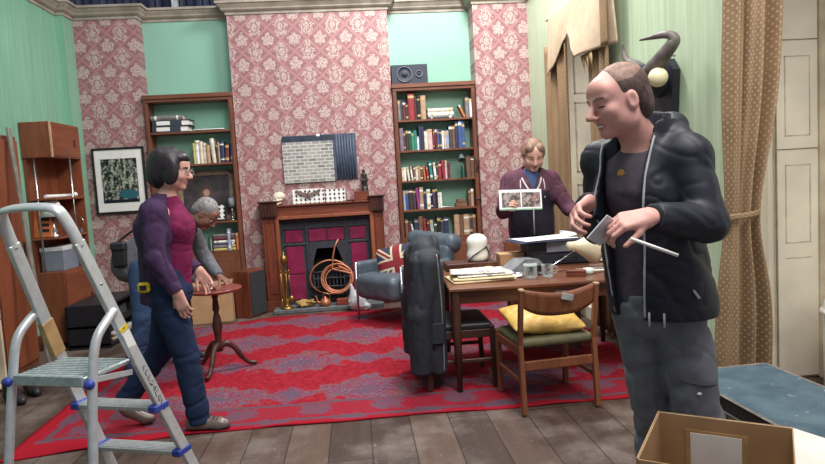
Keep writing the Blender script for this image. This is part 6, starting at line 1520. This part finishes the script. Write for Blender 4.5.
SHOE = plain('silver_brown_trainer', S(112, 98, 94), 0.35, 0.2)
v = Vol((-1.25, 3.7, -.02), (-.75, 4.05, .25), .005); add_shoe(v, J['anR'], (1, -.10), .98, z0=.0115); sh = put(v, 'shoe', [SHOE], w1_, lambda Pq: (Pq[:, 2] < .030).astype(int)); sh.data.materials.append(plain('shoe_sole', S(60, 52, 50), 0.7))
b = MB()
for i in range(5):
    x_ = -.965 + i * .022; z_ = .104 - i * .0085; b.tube([(x_, 3.845 - i * .002, z_ - .006), (x_ + .004, 3.872 - i * .002, z_), (x_, 3.90 - i * .002, z_ - .006)], .003, 5)
child_mb(b, 'laces', plain('shoe_laces', S(60, 56, 60), 0.8), w1_)
v = Vol((-1.70, 3.9, -.02), (-1.25, 4.25, .36), .006); a_ = P['anL']; v.cone(a_ + A3(-.035, 0, -.06), a_ + A3(.0, 0, -.09), .040, .042, .02); v.cone(a_ + A3(-.01, 0, -.085), a_ + A3(.09, 0, -.150), .042, .036, .02); v.cone(a_ + A3(.09, 0, -.15), a_ + A3(.13, 0, -.155), .032, .026, .02); v.cone(a_ + A3(-.01, 0, -.05), a_, .043, .043, .02); v.cut(lambda X, Y, Z: .0125 - Z + 0 * X + 0 * Y)
put(v, 'shoe', [SHOE], w1_)
t = thing('tape_measure', 'yellow tape measure clipped at the back of the walking woman\'s waist', 'tape measure', (-1.255, 3.795, .885)); MB().box((0, 0, .03), (.07, .035, .06), 0, None, .012).build('case', plain('tape_yellow', S(212, 188, 40), 0.45), t); MB().box((0, -.019, .03), (.04, .004, .03), 0, None, .002).build('label', M['black'], t)

# ---- the man bending over the small round table
f = unit((.93, -.10, 0)); l = unit((.10, .93, 0))
J = dict(pelvis=(-1.77, 5.36, .93), waist=(-1.70, 5.35, 1.00), chest=(-1.50, 5.33, 1.13), neck=(-1.345, 5.31, 1.20), head=(-1.215, 5.285, 1.265),
         shR=(-1.42, 5.14, 1.12), shL=(-1.40, 5.50, 1.13), elR=(-1.385, 5.05, .875), elL=(-1.30, 5.53, .88), wrR=(-1.215, 5.07, .745), wrL=(-1.17, 5.40, .735),
         hipR=(-1.76, 5.27, .89), hipL=(-1.75, 5.45, .89), knR=(-1.755, 5.22, .47), knL=(-1.56, 5.47, .46), anR=(-1.86, 5.24, .09), anL=(-1.55, 5.56, .09))
HR = head_frame((.62, -.10, -.70), (.75, 0, .66)); HC = J['head']
v = skin_body(J, .007, (-2.05, 4.9, 0), (-1.0, 5.75, 1.48), HR, 1.0, dict(side_flat=np.cross(l, unit((.6, 0, .7))), toeL=f, toeR=f, neckw=1.05, face=dict(nose=1.1, jaw=1.05)),
              dict(R=(((.75, .10, -.35), (0, .35, -.9), 1), dict(curl=(.45, .5, .55, .6))), L=(((.55, -.45, -.3), (0, -.2, -.95), -1), dict(curl=(.45, .5, .55, .6)))))
m2 = person(v, 'bending grey-haired man in a grey shirt and jeans, lifting the small round table', [SKIN('skin_bending', S(124, 86, 74)), LIP('lips_bending', S(112, 72, 66)), EYE_W, EYE_I, plain('brow_grey', S(110, 104, 104), 0.8)], (-1.70, 5.35, 0), face_paint(HC, HR))
hv = hair_part('hair', None, HC, HR, 1.0, [((0, -.026, .040), (.081, .098, .090), .01), ((0, -.075, -.01), (.066, .045, .06), .02)], [], None, .006, .003, sub=[((0, .115, -.03), (.12, .08, .125), .01), ((.08, .02, -.05), (.03, .035, .05), .01), ((-.08, .02, -.05), (.03, .035, .05), .01)])
put(hv, 'hair', [plain('hair_grey', S(128, 122, 124), 0.7, 0, 0.2, 50)], m2)
P = {k_: np.array(x, float) for k_, x in J.items()}
tv = trousers(J, .008, (-2.1, 5.0, 0), (-1.3, 5.8, 1.15), (.150, .100, .078, .070), 6, .02, wr=.008); put(tv, 'jeans', [denim('blue_denim', S(58, 78, 112))], m2)
v = Vol((-2.0, 4.85, .7), (-1.1, 5.8, 1.40), .008); ax_ = unit(P['chest'] - P['waist']); fl_ = np.cross(l, ax_)
v.cone(P['waist'] - ax_ * .16, P['chest'], .185, .165, .06, (fl_, .90)); v.cone(P['chest'], P['neck'] - ax_ * .02, .145, .078, .08)
for s_ in 'LR': v.cone(P['chest'], P['sh' + s_], .11, .080, .06); v.cone(P['sh' + s_], P['el' + s_], .072, .060, .03); v.cone(P['el' + s_], P['wr' + s_] + (P['el' + s_] - P['wr' + s_]) * .05, .058, .042, .02, cap=(False, True))
v.wrinkle(.011, 16, 9); nq = P['neck']; hd = unit(P['head'] - nq); v.cut(lambda X, Y, Z: (X - nq[0]) * hd[0] + (Y - nq[1]) * hd[1] + (Z - nq[2]) * hd[2] - .005, nq - .15, nq + .2)
put(v, 'shirt', [cloth_m('grey_shirt', S(104, 104, 112))], m2)
for s_ in 'LR':
    v = Vol(np.array(J['an' + s_]) - .3, np.array(J['an' + s_]) + .3, .008); add_shoe(v, J['an' + s_], f, 1.05, z0=.0115); sh = put(v, 'shoe', [plain('black_trainer', S(36, 36, 40), 0.5)], m2, lambda Pq: (Pq[:, 2] < .034).astype(int)); sh.data.materials.append(plain('white_sole', S(200, 200, 200), 0.6))
t = thing('tool_pouch', 'black tool pouch hanging at the bending man\'s hip', 'pouch', (-1.875, 5.185, .99)); MB().box((0, 0, 0), (.11, .07, .20), 0, None, .018).build('body', M['black'], t); MB().box((.0, -.01, .07), (.115, .075, .07), 0, None, .015).build('flap', plain('black_nylon', S(34, 34, 40), 0.6, 0, 0.15), t)
MB().tube(curve_pts([(-.02, -.01, .09), (.04, .02, .14), (.16, .02, .21), (.30, .0, .26)], 6), .010, 6).build('strap', M['black'], t)

# ---- the woman behind the table, reading a print
f = unit((-.12, -1, 0)); l = unit((1, -.12, 0))
J = dict(pelvis=(1.56, 5.66, .92), waist=(1.56, 5.66, 1.02), chest=(1.56, 5.65, 1.29), neck=(1.565, 5.62, 1.455), head=(1.575, 5.545, 1.60),
         shR=(1.39, 5.66, 1.375), shL=(1.735, 5.62, 1.375), elR=(1.285, 5.56, 1.12), elL=(1.865, 5.53, 1.115), wrR=(1.235, 5.33, 1.18), wrL=(1.915, 5.26, 1.01),
         hipR=(1.475, 5.67, .89), hipL=(1.645, 5.65, .89), knR=(1.475, 5.66, .48), knL=(1.655, 5.64, .48), anR=(1.47, 5.72, .09), anL=(1.66, 5.70, .09))
HR = head_frame((-.10, -.86, -.46), (0, -.3, 1)); HC = J['head']
v = skin_body(J, .006, (1.05, 5.0, 0), (2.08, 5.95, 1.80), HR, 1.13, dict(side_flat=f, toeL=f, toeR=f, neckw=.95, face=dict(nose=.9, jaw=1.08)),
              dict(R=(((.25, -.75, .25), (.75, .25, -.3), -1), dict(curl=(.75, .8, .85, .9), tcurl=.5)), L=(((-.25, -.85, -.18), (-.2, 0, -.95), 1), dict(curl=(.2, .2, .22, .25)))))
w2_ = person(v, 'woman with tied-back hair in a maroon zipped hoodie, standing behind the table reading a print', [SKIN('skin_reader', S(206, 160, 144)), LIP('lips_reader', S(176, 112, 108)), EYE_W, EYE_I, plain('brow_brown', S(130, 100, 84), 0.8)], (1.56, 5.66, 0), face_paint(HC, HR, 1.13, False, True))
hv = hair_part('hair', None, HC, HR, 1.13, [((0, -.024, .036), (.082, .100, .092), .01), ((0, -.12, .0), (.035, .04, .05), .03), ((0, -.06, -.03), (.066, .05, .06), .03), ((-.034, .036, .072), (.040, .048, .040), .006), ((.034, .036, .072), (.040, .048, .040), .006), ((.070, -.005, .0), (.020, .045, .055), .02), ((-.070, -.005, .0), (.020, .045, .055), .02)], [], None, .005, .003, sub=[((0, .122, -.030), (.074, .072, .104), .008), ((.085, .03, -.06), (.035, .05, .065), .01), ((-.085, .03, -.06), (.035, .05, .065), .01)])
put(hv, 'hair', [plain('hair_light_brown', S(128, 100, 84), 0.6, 0, 0.2, 60)], w2_)
P = {k_: np.array(x, float) for k_, x in J.items()}
tv = trousers(J, .008, (1.25, 5.4, 0), (1.9, 5.95, 1.2), (.165, .110, .080, .070), 15, .02, flat=(f, .85)); put(tv, 'jeans', [denim('mid_blue_denim', S(52, 68, 100))], w2_)
v = Vol((1.3, 5.4, 1.0), (1.85, 5.9, 1.55), .006); v.cone(P['waist'], P['chest'], .130, .140, .05, (f, .78)); v.cone(P['chest'], P['neck'] - A3(0, 0, .025), .130, .075, .07); v.wrinkle(.003, 22, 4); put(v, 'tee_shirt', [cloth_m('blue_tee', S(74, 92, 128))], w2_)
v = Vol((1.05, 5.2, .80), (2.05, 5.95, 1.58), .006)
v.cone(P['waist'] - A3(0, 0, .10), P['chest'], .205, .195, .05, (f, .76)); v.cone(P['chest'], P['neck'] - A3(0, 0, .04), .185, .10, .08, (f, .85)); v.ell(P['chest'] + f * .09 + l * .075 - A3(0, 0, .02), (.08, .075, .08), None, .06); v.ell(P['chest'] + f * .09 - l * .075 - A3(0, 0, .02), (.08, .075, .08), None, .06)
for s_ in 'LR': v.cone(P['chest'] + A3(0, 0, .03), P['sh' + s_], .12, .085, .06); v.cone(P['sh' + s_], P['el' + s_], .080, .068, .03); v.cone(P['el' + s_], P['wr' + s_] + (P['el' + s_] - P['wr' + s_]) * .06, .066, .046, .02, cap=(False, True))
nk = P['neck']
for sg in (-1, 1): v.cone(nk + l * sg * .085 - f * .03 + A3(0, 0, -.02), nk + l * sg * .062 + f * .105 + A3(0, 0, -.115), .040, .026, .02)
v.cone(nk - l * .09 - f * .075 - A3(0, 0, .03), nk + l * .09 - f * .075 - A3(0, 0, .03), .055, .055, .03)
v.wrinkle(.009, 20, 14)
v.cut(lambda X, Y, Z: np.minimum((X - nk[0]) * f[0] + (Y - nk[1]) * f[1] - .0, (Z - 1.285) * .42 - np.abs((X - nk[0]) * l[0] + (Y - nk[1]) * l[1]) + .0)); v.cut(lambda X, Y, Z: np.minimum(.060 - np.sqrt((X - nk[0]) ** 2 + (Y - nk[1]) ** 2), Z - 1.40)); v.cut(lambda X, Y, Z: .885 - Z + 0 * X + 0 * Y)
MAR = cloth_m('maroon_marl', S(88, 56, 70)); NVY = cloth_m('dark_navy_marl', S(44, 40, 52))
put(v, 'hoodie', [MAR, NVY], w2_, lambda Q: (((Q[:, 2] < 1.20) & (np.abs((Q - P['chest']) @ l) < .19)) | ((Q[:, 2] < 1.28) & (np.abs((Q - P['chest']) @ l) < .15))).astype(int))
c0 = P['chest']; HV = v; fz, lz = f, l; sf = lambda z, s_, a: probe(HV, c0, fz, lz, z, s_)
b = MB(); b.tube([sf(1.275, 0, .178), sf(1.20, 0, .176), sf(1.05, 0, .164), sf(.90, 0, .160)], .006, 6); child_mb(b, 'zip', plain('white_zip', S(214, 208, 206), 0.5), w2_, 'white zip')
for sg in (-1, 1):
    b = MB(); b.tube(curve_pts([sf(1.40, sg * .085, .12), sf(1.34, sg * .062, .165), sf(1.285, sg * .030, .185)], 6), .008, 6); child_mb(b, 'zip_facing', plain('white_zip', S(214, 208, 206), 0.5), w2_)
    b = MB(); b.tube(curve_pts([sf(1.385, sg * .10, .125), sf(1.32, sg * .105, .185), sf(1.22, sg * .10, .20)], 6), .005, 6); child_mb(b, 'draw_cord', plain('white_zip', S(214, 208, 206), 0.5), w2_)
b = MB(); wl = P['wrL']; ax_ = unit(P['wrL'] - P['elL']); x_, y_, d_ = frame_from(Vector(ax_)); Rq = Matrix((x_, y_, d_)).transposed(); b.lathe([(.030, -.015), (.036, -.012), (.036, .006), (.030, .009)], 18, tuple(wl + ax_ * .005), Rq); child_mb(b, 'bracelet', F['chrome'], w2_, 'silver bracelet on the left wrist')
for s_ in 'LR':
    v = Vol(np.array(J['an' + s_]) - .3, np.array(J['an' + s_]) + .3, .009); add_shoe(v, J['an' + s_], f, 1.0, z0=.0115); put(v, 'shoe', [plain('black_trainer', S(36, 36, 40), 0.5)], w2_)
# the print she holds
def m_photo2(name, seed):
    m = Mat(name, 0.4); m.coords(); n = m.noise(22 + seed, 4); n2 = m.noise(9 + seed, 3)
    c = m.mix(n.step(0.4, 0.62), S(70, 60, 58), S(168, 152, 146)); return m.color(m.mix(n2.step(0.55, 0.65) * 0.6, c, S(150, 84, 84))).m
t = thing('photo_print', 'white sheet with two photographs held up by the reading woman', 'print', (1.36, 5.235, 1.225), -.06); t.rotation_euler = (-.22, .03, -.06)
MB().bx(-.178, .178, -.002, .002, -.085, .088).build('sheet', plain('white_card_sheet', S(228, 230, 232), 0.6, 0, 0.02), t)
MB().bx(-.155, .0, -.0035, -.002, -.062, .062).build('photograph', m_photo2('photo_left', 0), t); MB().bx(.012, .165, -.0035, -.002, -.062, .062).build('photograph', m_photo2('photo_right', 5), t); MB().bx(-.178, .178, -.0032, -.002, -.085, -.075).build('green_edge', plain('pale_green_strip', S(130, 170, 140), 0.6), t)
# ---------------------------------------------------------------- light and camera
def area(name, loc, target, size, power, col=(1, 1, 1), sy=None):
    d = bpy.data.lights.new(name, 'AREA'); d.energy = power; d.size = size; d.color = col
    if sy: d.shape = 'RECTANGLE'; d.size_y = sy
    o = bpy.data.objects.new(name, d); C.objects.link(o); o.location = loc
    o.rotation_euler = (Vector(target) - Vector(loc)).to_track_quat('-Z', 'Y').to_euler(); return o
area('work_light_key', (1.0, 5.9, 4.8), (0.8, 6.3, 0), 1.0, 215, (1.0, 0.98, 0.95))
area('work_light_front', (0.6, 2.6, 5.2), (0.2, 5.2, 0.8), 2.2, 135, (1.0, 0.97, 0.95))
area('work_light_left', (-1.6, 4.4, 5.2), (-1.6, 5.2, 0), 1.4, 24, (0.94, 0.98, 1.0))
area('fill_light_right', (1.35, 1.2, 4.6), (1.7, 3.4, 1.2), 1.6, 150, (1.0, 0.96, 0.92))  # added unseen lamp that brightens the right foreground
area('shutter_fill_light', (2.98, 2.1, 1.9), (2.5, 3.9, 1.3), 0.9, 17, (1.0, 0.98, 0.95), 1.6)  # added fill lamp for the near shutters and trunk top
area('recess_fill_light', (2.66, 5.55, 1.9), (2.45, 6.3, 1.5), 0.35, 4.5, (1.0, 0.98, 0.95), 1.6)  # small added lamp inside the far recess, lifts its dark panel
w = bpy.data.worlds.new('hall'); bpy.context.scene.world = w; w.use_nodes = True
w.node_tree.nodes['Background'].inputs[0].default_value = (0.80, 0.86, 1.0, 1); w.node_tree.nodes['Background'].inputs[1].default_value = 0.34

cam = bpy.data.cameras.new('camera'); co = bpy.data.objects.new('camera', cam); C.objects.link(co)
F_PX, PITCH, ROLL, YAW, HGT = 640.0, math.radians(4.724), math.radians(3.351), math.radians(4.843), 1.45
cam.sensor_fit = 'HORIZONTAL'; cam.sensor_width = 36.0; cam.lens = 36.0 * F_PX / 825.0; cam.clip_start = 0.05
fw = Vector((math.sin(YAW) * math.cos(PITCH), math.cos(YAW) * math.cos(PITCH), -math.sin(PITCH))); rt = Vector((math.cos(YAW), -math.sin(YAW), 0)); up = rt.cross(fw)
r2 = rt * math.cos(ROLL) - up * math.sin(ROLL); u2 = rt * math.sin(ROLL) + up * math.cos(ROLL)
Rm = Matrix((r2, u2, -fw)).transposed(); co.matrix_world = Matrix.Translation((0, 0, HGT)) @ Rm.to_4x4()
sc = bpy.context.scene; sc.camera = co
sc.view_settings.view_transform = 'Standard'; sc.view_settings.look = 'None'; sc.view_settings.gamma = 1.0; sc.view_settings.exposure = 0.0; sc.view_settings.use_curve_mapping = False
sc.cycles.use_denoising = True; sc.cycles.max_bounces = 8
